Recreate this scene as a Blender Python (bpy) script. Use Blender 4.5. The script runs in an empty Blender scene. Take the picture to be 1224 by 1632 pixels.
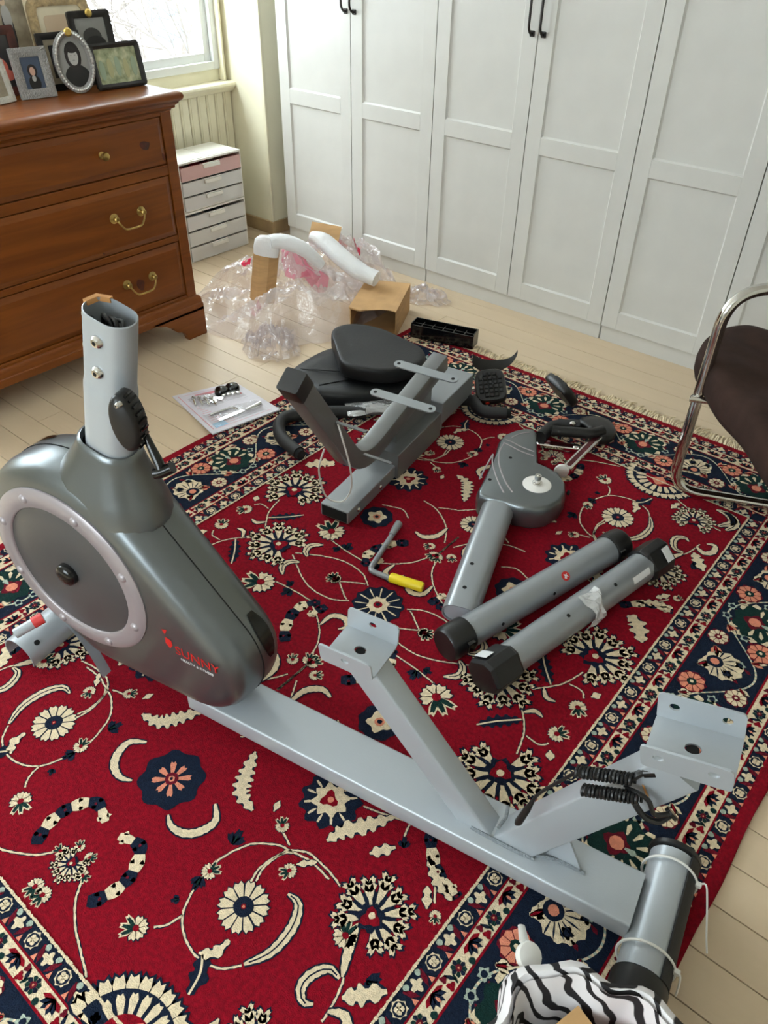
import bpy, bmesh, math, random
from mathutils import Vector, Matrix
SC = bpy.context.scene
COL = SC.collection
PI = math.pi
rnd = random.Random(7)

# ---------------------------------------------------------------- camera
def look_matrix(loc, yaw, pitch, roll):
    fw = Vector((math.sin(yaw) * math.cos(pitch), math.cos(yaw) * math.cos(pitch), -math.sin(pitch)))
    rt = Vector((math.cos(yaw), -math.sin(yaw), 0))
    up = rt.cross(fw)
    r = math.cos(roll) * rt + math.sin(roll) * up
    u = -math.sin(roll) * rt + math.cos(roll) * up
    m = Matrix((r, u, -fw)).transposed().to_4x4()
    m.translation = loc
    return m
cam_d = bpy.data.cameras.new('camera')
cam = bpy.data.objects.new('camera', cam_d)
COL.objects.link(cam)
cam.matrix_world = look_matrix(Vector((0, 0, 1.578)), -0.6817, 0.672, 0.0200)
cam_d.sensor_fit = 'VERTICAL'
cam_d.sensor_height = 36.0
cam_d.lens = 36.0 * 1236 / 1632
cam_d.clip_start = 0.02
SC.camera = cam

# ---------------------------------------------------------------- daylight
world = bpy.data.worlds.new('overcast_sky')
SC.world = world
world.use_nodes = True
bg = world.node_tree.nodes['Background']
bg.inputs['Color'].default_value = (0.87, 0.945, 1.0, 1)
# overcast sky: brightest overhead, a third as bright at the horizon
_n, _l = world.node_tree.nodes, world.node_tree.links
_g = _n.new('ShaderNodeTexCoord'); _s = _n.new('ShaderNodeSeparateXYZ'); _m = _n.new('ShaderNodeMapRange')
_l.new(_g.outputs['Generated'], _s.inputs[0]); _l.new(_s.outputs['Z'], _m.inputs['Value'])
SKY = 22.0
_m.inputs['From Min'].default_value = 0.0; _m.inputs['From Max'].default_value = 1.0
_m.inputs['To Min'].default_value = SKY / 3; _m.inputs['To Max'].default_value = SKY
_l.new(_m.outputs['Result'], bg.inputs['Strength'])
SC.view_settings.view_transform = 'Standard'
SC.view_settings.look = 'None'
SC.view_settings.exposure = -0.12
SC.view_settings.gamma = 1.0
SC.view_settings.use_curve_mapping = False

def portal(name, loc, rot, sx, sy):
    l = bpy.data.lights.new(name, 'AREA')
    l.shape = 'RECTANGLE'; l.size = sx; l.size_y = sy
    l.cycles.is_portal = True
    o = bpy.data.objects.new(name, l)
    o.location = loc; o.rotation_euler = rot
    COL.objects.link(o)
# room and window openings (metres)
XW = -3.74          # window wall, inner face
XE, YS, YN, ZC = 2.1, -1.7, 3.78, 2.55
WIN1 = (2.05, 3.10, 0.85, 2.30)     # y0, y1, z0, z1 on the window wall (in view)
WIN2 = (-0.55, 1.40, 0.85, 2.40)    # same wall, left of the frame
WIN3 = (-1.7, 0.2, 0.85, 2.35)      # x0, x1 on the wall behind the camera
portal('window_portal', (XW - 0.10, (WIN1[0] + WIN1[1]) / 2, 1.60), (0, -PI / 2, 0), 1.50, WIN1[1] - WIN1[0])
portal('window_portal', (XW - 0.10, (WIN2[0] + WIN2[1]) / 2, 1.60), (0, -PI / 2, 0), 1.50, WIN2[1] - WIN2[0])
portal('window_portal', ((WIN3[0] + WIN3[1]) / 2, YS - 0.10, 1.60), (PI / 2, 0, 0), WIN3[1] - WIN3[0], 1.50)

# ---------------------------------------------------------------- helpers: objects
def put(o, parent=None):
    COL.objects.link(o)
    if parent is not None:
        o.parent = parent
    return o
def tag(o, label=None, cat=None, group=None, kind=None):
    if label: o['label'] = label
    if cat: o['category'] = cat
    if group: o['group'] = group
    if kind: o['kind'] = kind
    return o
def thing(name, label, cat, loc=(0, 0, 0), rz=0.0, group=None, rot=None):
    o = bpy.data.objects.new(name, None)
    o.empty_display_size = 0.05
    o.location = loc
    o.rotation_euler = rot if rot else (0, 0, rz)
    put(o)
    return tag(o, label, cat, group)
def copy_tree(o, parent=None, top=True):
    c = o.copy()
    COL.objects.link(c)
    if not top: c.parent = parent
    for ch in list(o.children): copy_tree(ch, c, False)
    return c

class MB:
    """collects faces; build() links them as one mesh object"""
    def __init__(s): s.v = []; s.f = []; s.m = []
    def add(s, vs, fs, mi=0, M=None):
        b = len(s.v)
        s.v += [tuple(M @ Vector(p)) if M is not None else tuple(p) for p in vs]
        s.f += [tuple(i + b for i in f) for f in fs]
        s.m += [mi] * len(fs)
        return s
    def box(s, x0, x1, y0, y1, z0, z1, mi=0, M=None):
        return s.add([(x0, y0, z0), (x1, y0, z0), (x1, y1, z0), (x0, y1, z0), (x0, y0, z1), (x1, y0, z1), (x1, y1, z1), (x0, y1, z1)],
                     [(0, 3, 2, 1), (4, 5, 6, 7), (0, 1, 5, 4), (1, 2, 6, 5), (2, 3, 7, 6), (3, 0, 4, 7)], mi, M)
    def loft(s, rings, mi=0, cap0=True, cap1=True, closed=True, M=None):
        n = len(rings[0]); vs = [p for r in rings for p in r]; fs = []
        for k in range(len(rings) - 1):
            for i in range(n if closed else n - 1):
                j = (i + 1) % n
                fs.append((k * n + i, k * n + j, (k + 1) * n + j, (k + 1) * n + i))
        if cap0: fs.append(tuple(range(n - 1, -1, -1)))
        if cap1: fs.append(tuple((len(rings) - 1) * n + i for i in range(n)))
        return s.add(vs, fs, mi, M)
    def tube(s, path, r, n=12, mi=0, caps=True, M=None, flat=1.0, close=False):
        P = [Vector(p) for p in path]; k = len(P)
        rr = r if isinstance(r, (list, tuple)) else [r] * k
        T = []
        for i in range(k):
            a = P[(i - 1) % k] if close else P[max(i - 1, 0)]
            b = P[(i + 1) % k] if close else P[min(i + 1, k - 1)]
            T.append((b - a).normalized())
        up = Vector((0, 0, 1)) if abs(T[0].z) < 0.9 else Vector((1, 0, 0))
        N = (up - T[0] * up.dot(T[0])).normalized()
        rings = []
        for i in range(k):
            N = (N - T[i] * N.dot(T[i])).normalized()
            B = T[i].cross(N)
            rings.append([P[i] + (N * math.cos(a) * flat + B * math.sin(a)) * rr[i] for a in [2 * PI * j / n for j in range(n)]])
        if close: rings.append(rings[0])
        return s.loft(rings, mi, caps and not close, caps and not close, True, M)
    def cyl(s, p0, p1, r0, r1=None, n=20, mi=0, caps=True, M=None):
        return s.tube([p0, p1], [r0, r0 if r1 is None else r1], n, mi, caps, M)
    def lathe(s, prof, n=24, mi=0, M=None, cap0=True, cap1=True):
        rings = [[(r * math.cos(2 * PI * j / n), r * math.sin(2 * PI * j / n), z) for j in range(n)] for r, z in prof]
        return s.loft(rings, mi, cap0, cap1, True, M)
    def prism(s, poly, h0, h1, mi=0, M=None):
        return s.loft([[(x, y, h0) for x, y in poly], [(x, y, h1) for x, y in poly]], mi, True, True, True, M)
    def build(s, name, mats, parent=None, smooth=35, bevel=0.0, seg=2, subsurf=0, fix=True):
        me = bpy.data.meshes.new(name)
        me.from_pydata(s.v, [], s.f)
        for m in (mats if isinstance(mats, (list, tuple)) else [mats]): me.materials.append(m)
        me.polygons.foreach_set('material_index', s.m)
        if fix:
            b = bmesh.new(); b.from_mesh(me)
            bmesh.ops.recalc_face_normals(b, faces=b.faces)
            b.to_mesh(me); b.free()
        return mesh_obj(name, me, parent, smooth, bevel, seg, subsurf)
def mesh_obj(name, me, parent=None, smooth=35, bevel=0.0, seg=2, subsurf=0):
    if smooth:
        me.polygons.foreach_set('use_smooth', [True] * len(me.polygons))
        if not bevel and not subsurf: me.set_sharp_from_angle(angle=math.radians(smooth))
    me.update()
    o = put(bpy.data.objects.new(name, me), parent)
    if subsurf:
        q = o.modifiers.new('sub', 'SUBSURF'); q.levels = subsurf; q.render_levels = subsurf
    if bevel:
        q = o.modifiers.new('bevel', 'BEVEL'); q.width = bevel; q.segments = seg
        q.limit_method = 'ANGLE'; q.angle_limit = math.radians(38); q.harden_normals = True
    return o
def frame(o, x, y, z=None):
    """matrix with origin o, columns x, y, z"""
    x = Vector(x).normalized(); y = Vector(y); y = (y - x * y.dot(x)).normalized(); z = x.cross(y)
    m = Matrix((x, y, z)).transposed().to_4x4(); m.translation = Vector(o); return m
def along(p0, p1, up=(0, 0, 1)):
    """frame whose z axis runs from p0 to p1"""
    z = (Vector(p1) - Vector(p0)).normalized(); u = Vector(up)
    if abs(z.dot(u)) > 0.98: u = Vector((1, 0, 0))
    x = u.cross(z).normalized(); y = z.cross(x)
    m = Matrix((x, y, z)).transposed().to_4x4(); m.translation = Vector(p0); return m
def smooth_path(pts, n=6, closed=False):
    """Catmull-Rom through pts (2-D or 3-D)"""
    P = [Vector(p) for p in pts]; out = []; k = len(P)
    for i in range(k if closed else k - 1):
        g = lambda j: P[j % k] if closed else P[min(max(j, 0), k - 1)]
        a, b, c, d = g(i - 1), g(i), g(i + 1), g(i + 2)
        for t in range(n):
            t = t / n
            out.append(0.5 * ((2 * b) + (c - a) * t + (2 * a - 5 * b + 4 * c - d) * t * t + (3 * b - a - 3 * c + d) * t ** 3))
    if not closed: out.append(P[-1])
    return out
def fillet(pts, r, n=6):
    """polyline with its corners rounded by radius r"""
    P = [Vector(p) for p in pts]; out = [P[0]]
    for i in range(1, len(P) - 1):
        a = (P[i - 1] - P[i]); b = (P[i + 1] - P[i]); ra = min(r, a.length * .48, b.length * .48)
        s = P[i] + a.normalized() * ra; e = P[i] + b.normalized() * ra
        for t in range(n + 1):
            t = t / n
            out.append((1 - t) ** 2 * s + 2 * t * (1 - t) * P[i] + t * t * e)
    return out + [P[-1]]
def rrect(hx, hy, r, n=5):
    out = []
    for cx, cy, a0 in ((hx - r, hy - r, 0), (-hx + r, hy - r, 90), (-hx + r, -hy + r, 180), (hx - r, -hy + r, 270)):
        for i in range(n + 1):
            a = math.radians(a0 + 90 * i / n); out.append((cx + r * math.cos(a), cy + r * math.sin(a)))
    return out

# ---------------------------------------------------------------- helpers: materials
def lin(r, g, b):
    f = lambda c: (c / 255 / 12.92) if c <= 10.3 else ((c / 255 + 0.055) / 1.055) ** 2.4
    return (f(r), f(g), f(b), 1)
MATS = {}
def mat(name, rgb, rough=0.5, metal=0.0, spec=0.5, var=0.0, vscale=8.0, bump=0.0, bscale=60.0, coat=0.0, stretch=None, sheen=0.0, rgb2=None, detail=4.0):
    if name in MATS: return MATS[name]
    m = bpy.data.materials.new(name); m.use_nodes = True; MATS[name] = m
    nt = m.node_tree; b = nt.nodes['Principled BSDF']; L = nt.links.new
    b.inputs['Base Color'].default_value = lin(*rgb)
    b.inputs['Roughness'].default_value = rough; b.inputs['Metallic'].default_value = metal
    b.inputs['Specular IOR Level'].default_value = spec
    b.inputs['Coat Weight'].default_value = coat; b.inputs['Coat Roughness'].default_value = 0.15
    if sheen: b.inputs['Sheen Weight'].default_value = sheen
    if var or bump or rgb2:
        tc = nt.nodes.new('ShaderNodeTexCoord'); mp = nt.nodes.new('ShaderNodeMapping')
        L(tc.outputs['Object'], mp.inputs['Vector'])
        if stretch: mp.inputs['Scale'].default_value = stretch
    if var or rgb2:
        nz = nt.nodes.new('ShaderNodeTexNoise'); nz.inputs['Scale'].default_value = vscale; nz.inputs['Detail'].default_value = detail
        L(mp.outputs['Vector'], nz.inputs['Vector'])
        cr = nt.nodes.new('ShaderNodeValToRGB')
        c0 = rgb; c1 = rgb2 if rgb2 else [min(255, c * (1 + var)) for c in rgb]
        if not rgb2: c0 = [c * (1 - var) for c in rgb]
        cr.color_ramp.elements[0].position = 0.33; cr.color_ramp.elements[1].position = 0.68
        cr.color_ramp.elements[0].color = lin(*c0); cr.color_ramp.elements[1].color = lin(*c1)
        L(nz.outputs['Fac'], cr.inputs['Fac']); L(cr.outputs['Color'], b.inputs['Base Color'])
    if bump:
        n2 = nt.nodes.new('ShaderNodeTexNoise'); n2.inputs['Scale'].default_value = bscale; n2.inputs['Detail'].default_value = 3
        L(mp.outputs['Vector'], n2.inputs['Vector'])
        bp = nt.nodes.new('ShaderNodeBump'); bp.inputs['Strength'].default_value = bump; bp.inputs['Distance'].default_value = 0.01
        L(n2.outputs['Fac'], bp.inputs['Height']); L(bp.outputs['Normal'], b.inputs['Normal'])
    return m
def glassy(name, rgb, clear=0.6, rough=0.1, gloss=0.08, bump=0.0, bscale=20):
    """thin clear plastic or glass: transparent mixed with a little diffuse and gloss"""
    if name in MATS: return MATS[name]
    m = bpy.data.materials.new(name); m.use_nodes = True; MATS[name] = m
    nt = m.node_tree; L = nt.links.new; b = nt.nodes['Principled BSDF']
    b.inputs['Base Color'].default_value = lin(*rgb); b.inputs['Roughness'].default_value = rough
    tr = nt.nodes.new('ShaderNodeBsdfTransparent'); tr.inputs['Color'].default_value = lin(*[min(255, 200 + c * .22) for c in rgb])
    mx = nt.nodes.new('ShaderNodeMixShader'); mx.inputs['Fac'].default_value = clear
    L(b.outputs['BSDF'], mx.inputs[1]); L(tr.outputs['BSDF'], mx.inputs[2])
    gl = nt.nodes.new('ShaderNodeBsdfGlossy'); gl.inputs['Roughness'].default_value = rough
    m2 = nt.nodes.new('ShaderNodeMixShader'); m2.inputs['Fac'].default_value = gloss
    L(mx.outputs['Shader'], m2.inputs[1]); L(gl.outputs['BSDF'], m2.inputs[2])
    L(m2.outputs['Shader'], nt.nodes['Material Output'].inputs['Surface'])
    if bump:
        n2 = nt.nodes.new('ShaderNodeTexNoise'); n2.inputs['Scale'].default_value = bscale; n2.inputs['Detail'].default_value = 5
        tc = nt.nodes.new('ShaderNodeTexCoord'); L(tc.outputs['Object'], n2.inputs['Vector'])
        bp = nt.nodes.new('ShaderNodeBump'); bp.inputs['Strength'].default_value = bump; bp.inputs['Distance'].default_value = 0.02
        L(n2.outputs['Fac'], bp.inputs['Height']); L(bp.outputs['Normal'], b.inputs['Normal']); L(bp.outputs['Normal'], gl.inputs['Normal'])
    return m
# ================================================================ the room
M_wall = mat('cream_wall_paint', (242, 236, 210), 0.6, var=0.02, vscale=3, bump=0.05, bscale=30)
M_wallw = mat('pale_wall_paint', (222, 220, 210), 0.7, var=0.02)
M_ceil = mat('ceiling_paint', (235, 234, 228), 0.8)
M_trim = mat('cream_trim_gloss', (236, 229, 202), 0.35, var=0.03, vscale=6)
M_vinyl = mat('white_vinyl', (232, 234, 232), 0.4)
M_base = mat('painted_baseboard', (176, 150, 112), 0.5, var=0.06, vscale=10)
M_gap = mat('dark_gap', (40, 32, 25), 0.9)
M_plank = mat('painted_floor_plank', (206, 184, 154), 0.42, var=0.012, vscale=2.0, bump=0.10, bscale=10, stretch=(1, 5, 1))
M_glass = glassy('window_glass', (240, 250, 255), 0.97, 0.02, 0.05)

floor = MB().box(XW - .1, XE + .1, YS - .1, YN + .1, -0.05, -0.012).build('floor', M_gap, smooth=0)
tag(floor, kind='structure')
PITCH = 0.1055
plank_cache = {}
def plank(x0, x1, y):
    L = round(x1 - x0, 2)
    if L not in plank_cache:
        b = MB().box(-L / 2 + .0007, L / 2 - .0007, .0009, PITCH - .0009, -0.014, 0.0)
        o = b.build('plank', M_plank, smooth=20, bevel=0.0012, seg=1); plank_cache[L] = o.data
    else:
        o = put(bpy.data.objects.new('plank', plank_cache[L]))
        q = o.modifiers.new('bevel', 'BEVEL'); q.width = .0012; q.segments = 1; q.harden_normals = True
    o.location = ((x0 + x1) / 2, y, rnd.uniform(-.0006, .0))
    o.parent = floor
row = 0
y = 0.79 - PITCH * 24
while y < YN:
    x = XW - .05 - [0.3, 1.6, 0.9, 2.2, 0.5, 1.9][row % 6]
    Ls = [4.6, 3.7, 4.2, 3.4]
    i = row
    while x < XE:
        a = max(x, XW - .05); b = min(x + Ls[i % 4], XE + .05)
        if b - a > .1: plank(round(a, 2), round(b, 2), y)
        x += Ls[i % 4]; i += 1
    y += PITCH; row += 1

# walls (window wall, wall behind the wardrobes, wall behind the camera, right wall)
def wall_with_hole(name, const, a0, a1, holes, axis, th, m):
    b = MB(); hs = sorted(holes); segs = []
    cur = a0
    def bx(p0, p1, z0, z1):
        if axis == 'x': b.box(min(const, const + th), max(const, const + th), p0, p1, z0, z1)
        else: b.box(p0, p1, min(const, const + th), max(const, const + th), z0, z1)
    for h0, h1, z0, z1 in hs:
        bx(cur, h0, 0, ZC); bx(h0, h1, 0, z0); bx(h0, h1, z1, ZC); cur = h1
    bx(cur, a1, 0, ZC)
    return tag(b.build(name, m, smooth=0), kind='structure')
wall_with_hole('wall_left', XW, YS, YN, [WIN1, WIN2], 'x', -0.16, M_wall)
wall_with_hole('wall_front', YS, XW, XE, [WIN3], 'y', -0.16, M_wallw)
tag(MB().box(XW, XE, YN, YN + .1, 0, ZC).build('wall_back', M_wall, smooth=0), kind='structure')
tag(MB().box(XE, XE + .1, YS, YN, 0, ZC).build('wall_right', M_wallw, smooth=0), kind='structure')
tag(MB().box(XW - .1, XE + .1, YS - .1, YN + .1, ZC, ZC + .1).build('ceiling', M_ceil, smooth=0), kind='structure')
# boxed-out corner column between window and wardrobes
XC, YC = -3.43, 3.145
col = MB()
col.box(XW, XC, YC, YN, 0.0, ZC)
tag(col.build('wall_column', M_wall, smooth=0), kind='structure')
cb = MB().box(XC - .018, XC + .006, YC - .006, YC + .012, 0.07, ZC).build('trim_1', M_trim, smooth=0, bevel=.004)
tag(cb, kind='structure')
bb = MB().box(XW + .02, XC + .014, YC - .014, YC + .002, 0, .072).box(XC, XC + .014, YC, YN, 0, .072)
tag(bb.build('baseboard_column', M_base, smooth=0, bevel=.003), kind='structure')

# windows
def window(n, y0, y1, z0, z1):
    w = bpy.data.objects.new('window_%d' % n, None); put(w); tag(w, kind='structure')
    w.location = (0, 0, 0)
    return w
def make_window(n, axis, c, a0, a1, z0, z1, out):
    """c: wall inner face; out: direction (+1/-1) to the outside along the wall normal"""
    w = window(n, 0, 0, 0, 0)
    def bx(b, u0, u1, d0, d1, zz0, zz1):
        e0, e1 = sorted((c + out * d0, c + out * d1))
        if axis == 'x': b.box(e0, e1, u0, u1, zz0, zz1)
        else: b.box(u0, u1, e0, e1, zz0, zz1)
    def fr(name, m, u0, u1, zz0, zz1, wd, d0, d1, bev=.003):
        b = MB()
        bx(b, u0, u0 + wd, d0, d1, zz0, zz1); bx(b, u1 - wd, u1, d0, d1, zz0, zz1)
        bx(b, u0 + wd, u1 - wd, d0, d1, zz0, zz0 + wd); bx(b, u0 + wd, u1 - wd, d0, d1, zz1 - wd, zz1)
        return b.build(name, m, w, smooth=0, bevel=bev)
    fr('window_frame', M_vinyl, a0 - .012, a1 + .012, z0 - .02, z1 + .02, .038, -0.012, .09)
    zm = (z0 + z1) / 2
    s1 = fr('sash', M_vinyl, a0 + .02, a1 - .02, z0 + .012, zm + .02, .045, .015, .05)
    s2 = fr('sash', M_vinyl, a0 + .02, a1 - .02, zm - .02, z1 - .012, .045, .05, .085)
    b = MB(); bx(b, a0 + .06, a1 - .06, .030, .034, z0 + .05, zm - .02); b.build('pane', M_glass, s1, smooth=0)
    b = MB(); bx(b, a0 + .06, a1 - .06, .065, .069, zm + .02, z1 - .05); b.build('pane', M_glass, s2, smooth=0)
    return w
w1 = make_window(1, 'x', XW, *WIN1, -1)
# inner trim lines, jamb casing and the deep sill of the window in view
MB().box(XW, XW + .02, WIN1[1] + .012, YC, .775, ZC - .3).build('casing', M_trim, w1, smooth=0, bevel=.004)
MB().box(XW, XW + .045, WIN1[1] + .008, WIN1[1] + .022, .775, ZC - .3).build('stop_bead', M_trim, w1, smooth=0, bevel=.004)
MB().box(XW, XW + .024, WIN1[0] - .12, WIN1[0] - .012, .775, ZC - .3).build('casing', M_trim, w1, smooth=0, bevel=.004)
sill = MB()
prof = [(-.01, .775), (.082, .775), (.092, .770), (.095, .760), (.090, .750), (.078, .745), (.074, .735), (.068, .728), (.055, .724), (-.01, .722)]
sill.loft([[(XW + x, yy, z) for x, z in prof] for yy in (1.75, YC - .002)])
sill.build('window_sill', M_trim, w1, smooth=40)
w2 = make_window(2, 'x', XW, *WIN2, -1)
w3 = make_window(3, 'y', YS, *WIN3, -1)
# beadboard wainscot below the sill: separate boards
bd = MB().box(XW, XW + .035, 0.6, YC, .07, .724).build('wainscot', M_trim, smooth=0)
tag(bd, kind='structure')
yy = YC - .0615; first = None
while yy > 2.1:
    if first is None:
        b = MB(); p = [(0, .0), (0, .008), (.004, .0125), (.009, .0125), (.0115, .0095), (.014, .0125), (.052, .0125), (.0565, .008), (.0565, 0)]
        b.loft([[(XW + .035 + d, t, z) for t, d in p] for z in (.075, .722)])
        o = b.build('board', M_trim, smooth=30); first = o.data
    else: o = put(bpy.data.objects.new('board', first))
    o.location = (0, yy, 0); o.parent = bd
    yy -= .0595
# winter garden outside: snow, pale house, bare tree
M_snow = mat('snow', (250, 250, 252), 0.9)
M_house = mat('pale_blue_siding', (84, 100, 116), 0.8)
M_bark = mat('bare_bark', (96, 88, 82), 0.9)
tag(MB().box(-40, XW - 3, -30, 40, -1.6, -1.5).build('snow_ground', M_snow, smooth=0), 'snowy ground outside the window', 'snow', kind='stuff')
hs = thing('house', 'pale blue house seen faintly through the window', 'house', (-14, 12.85, -1.5))
MB().box(-2, 2, -1.3, 3.5, 0, 5.5).build('wall', M_house, hs, smooth=0)
MB().prism([(-1.6, 5.5), (3.8, 5.5), (1.1, 7.2)], -2.2, 2.2, M=Matrix(((0, 0, 1, 0), (1, 0, 0, 0), (0, 1, 0, 0), (0, 0, 0, 1)))).build('roof', M_snow, hs, smooth=0)
tr = thing('bare_tree', 'bare pale branches of a tree outside the window', 'tree', (-7.2, 5.45, -1.499))
rt = random.Random(3)
def branch(b, p, d, L, r, depth):
    pts = [Vector(p)]; dd = Vector(d)
    for i in range(5):
        dd = (dd + Vector((rt.uniform(-.25, .25), rt.uniform(-.25, .25), rt.uniform(-.18, .2)))).normalized()
        pts.append(pts[-1] + dd * L / 5)
    b.tube(pts, [r * (1 - .13 * i) for i in range(6)], 5)
    if depth:
        for i in range(1, 6):
            for k in range(2):
                ax = Vector((rt.uniform(-1, 1), rt.uniform(-1, 1), rt.uniform(-.3, .7))).normalized()
                branch(b, pts[i], (dd + ax * 1.1).normalized(), L * .6, r * .45, depth - 1)
b = MB(); branch(b, (0, 0, 0), (0, 0, 1), 2.0, .07, 0); b.build('trunk', M_bark, tr)
b = MB()
for k in range(6):
    a = k * 1.05; branch(b, (0, 0, 1.0 + .15 * k), (math.cos(a), math.sin(a), .6), 1.7, .022, 2)
b.build('branches', M_bark, tr)
# ================================================================ wardrobes
M_ward = mat('white_wardrobe_foil', (208, 206, 200), 0.42, var=0.01)
M_iron = mat('blackened_iron', (58, 54, 52), 0.45, metal=0.7)
WX0, WY, DW = -3.3225, 3.158, 0.5
ZB, ZT, ZR0, ZR1 = 0.0705, 2.31, 0.7178, 0.7855
def shaker_door(name, parent, x0, hinge_left):
    d = bpy.data.objects.new(name, None); put(d, parent); d.location = (x0, 0, 0)
    w = DW - .004; st = .072
    # frame of the door: stiles and rails, panel set back
    def bar(n, a0, a1, z0, z1):
        return MB().box(a0, a1, 0, .020, z0, z1).build(n, M_ward, d, smooth=0, bevel=.0012)
    bar('stile', .002, st, ZB, ZT); bar('stile', w + .002 - st + .002, w + .002, ZB, ZT)
    bar('rail', st, w + .004 - st, ZB, ZB + .078); bar('rail', st, w + .004 - st, ZR0, ZR1); bar('rail', st, w + .004 - st, ZT - .078, ZT)
    # bevelled panels
    for z0, z1 in ((ZB + .078, ZR0), (ZR1, ZT - .078)):
        b = MB(); a0, a1 = st, w + .004 - st; i = .006
        o = [(a0, .003, z0), (a1, .003, z0), (a1, .003, z1), (a0, .003, z1)]
        q = [(a0 + i, .0095, z0 + i), (a1 - i, .0095, z0 + i), (a1 - i, .0095, z1 - i), (a0 + i, .0095, z1 - i)]
        b.add(o + q, [(0, 1, 5, 4), (1, 2, 6, 5), (2, 3, 7, 6), (3, 0, 4, 7), (4, 5, 6, 7)])
        b.add([(a0, .018, z0), (a1, .018, z0), (a1, .018, z1), (a0, .018, z1)], [(3, 2, 1, 0)])
        b.build('panel', M_ward, d, smooth=0, fix=False)
    return d
def pull(parent, x, zb):
    h = MB()
    h.tube(smooth_path([(x, -.002, zb), (x, -.018, zb + .002), (x, -.034, zb + .022), (x, -.036, zb + .06), (x, -.036, zb + .14), (x, -.034, zb + .176), (x, -.018, zb + .196), (x, -.002, zb + .198)], 5), .0052, 10)
    o = h.build('handle', M_iron, parent)
    for z in (zb, zb + .198):
        MB().box(x - .011, x + .011, -.007, .0, z - .011, z + .011).build('mount', M_iron, o, smooth=0, bevel=.003)
    return o
LAB = ['white two-door wardrobe nearest the window, beside the cream column', 'white two-door wardrobe in the middle, with a handle pair at top centre', 'white wardrobe furthest right, behind the chrome chair']
for k in range(3):
    W = thing('wardrobe', LAB[k], 'wardrobe', (WX0 + 1.0 * k, WY, 0), group='row of white wardrobes')
    b = MB()
    b.box(.001, .019, .024, .60, .0, ZT).box(.981, .999, .024, .60, .0, ZT)
    b.box(.019, .981, .585, .60, .07, ZT).box(.019, .981, .024, .585, .07, .09).box(.019, .981, .024, .585, ZT - .02, ZT)
    b.build('body', M_ward, W, smooth=0)
    MB().box(.004, .996, .010, .024, .0, ZB - .004).build('plinth', M_ward, W, smooth=0)
    for j in (0, 1):
        d = shaker_door('door', W, j * DW, j == 0)
        pull(d, (.5 - .026) if j == 0 else .026, 1.155)
# ================================================================ the rug
def carpet(name, rgb, var=0.10):
    return mat(name, rgb, 0.95, spec=0.15, var=var, vscale=120, bump=0.6, bscale=420, sheen=0.0, detail=2.0)
C_RED, C_NAVY, C_CREAM, C_GREEN, C_PINK, C_DKRED, C_GREY = range(7)
M_RUG = [carpet('rug_red_pile', (132, 5, 26)), carpet('rug_navy_pile', (20, 31, 50)), carpet('rug_cream_pile', (226, 206, 172), 0.05), carpet('rug_green_pile', (20, 50, 46)),
         carpet('rug_pink_pile', (224, 140, 112), 0.05), carpet('rug_wine_pile', (104, 16, 34)), carpet('rug_sage_pile', (168, 180, 164), 0.05)]
RX, RY, FU, FV, BW = -0.985, 1.195, 0.662, 1.088, 0.378      # centre, half field, border width
RZ = 0.010
rug = thing('rug', 'red oriental rug with navy floral border and cream fringe on the plank floor', 'rug', (RX, RY, 0))
class Draw:
    def __init__(s): s.v = []; s.f = []; s.m = []
    def poly(s, pts, c, layer):
        if len(pts) < 3: return
        a = sum(pts[i][0] * pts[(i + 1) % len(pts)][1] - pts[(i + 1) % len(pts)][0] * pts[i][1] for i in range(len(pts)))
        if a < 0: pts = pts[::-1]
        b = len(s.v); z = RZ + 0.00035 * layer
        s.v += [(p[0], p[1], z) for p in pts]; s.f.append(tuple(range(b, b + len(pts)))); s.m.append(c)
    def tri(s, pts, faces, c, layer):
        for f in faces: s.poly([pts[i] for i in f], c, layer)
DR = Draw()
rr_ = random.Random(11)
SX = SY = 1.0                 # mirror signs of the quarter being drawn
def P_(u, v): return (u * SX, v * SY)
def poly(pts, c, layer): DR.poly([P_(p[0], p[1]) for p in pts], c, layer)
def jit(a): return rr_.uniform(-a, a)
def disc(u, v, r, c, layer, n=18, lobes=0, amp=0.12, j=0.0008, a0=0.0):
    poly([(u + (r * (1 + amp * math.cos(lobes * (a - a0)))) * math.cos(a) + jit(j), v + (r * (1 + amp * math.cos(lobes * (a - a0)))) * math.sin(a) + jit(j)) for a in [2 * PI * i / n for i in range(n)]], c, layer)
def petal(u, v, a, r0, r1, w, c, layer, tip=0.75):
    ca, sa = math.cos(a), math.sin(a); k = r0 + (r1 - r0) * tip
    q = [(r0, -w * .35), (k, -w), (r1, -w * .62), (r1 - w * .45, 0), (r1, w * .62), (k, w), (r0, w * .35)]
    poly([(u + x * ca - y * sa + jit(.0006), v + x * sa + y * ca + jit(.0006)) for x, y in q], c, layer)
def ribbon(pts, widths, c, layer, serr=0.0, every=1):
    n = len(pts); A = []; B = []
    for i in range(n):
        a = pts[max(i - 1, 0)]; b = pts[min(i + 1, n - 1)]; d = Vector((b[0] - a[0], b[1] - a[1]))
        if d.length < 1e-6: d = Vector((1, 0))
        d.normalize(); nx, ny = -d.y, d.x
        w = widths[i] if isinstance(widths, list) else widths
        k = 1 + (serr if (i // every) % 2 else -serr)
        A.append((pts[i][0] + nx * w * k, pts[i][1] + ny * w * k)); B.append((pts[i][0] - nx * w * k, pts[i][1] - ny * w * k))
    for i in range(n - 1): poly([A[i], A[i + 1], B[i + 1], B[i]], c, layer)
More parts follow.
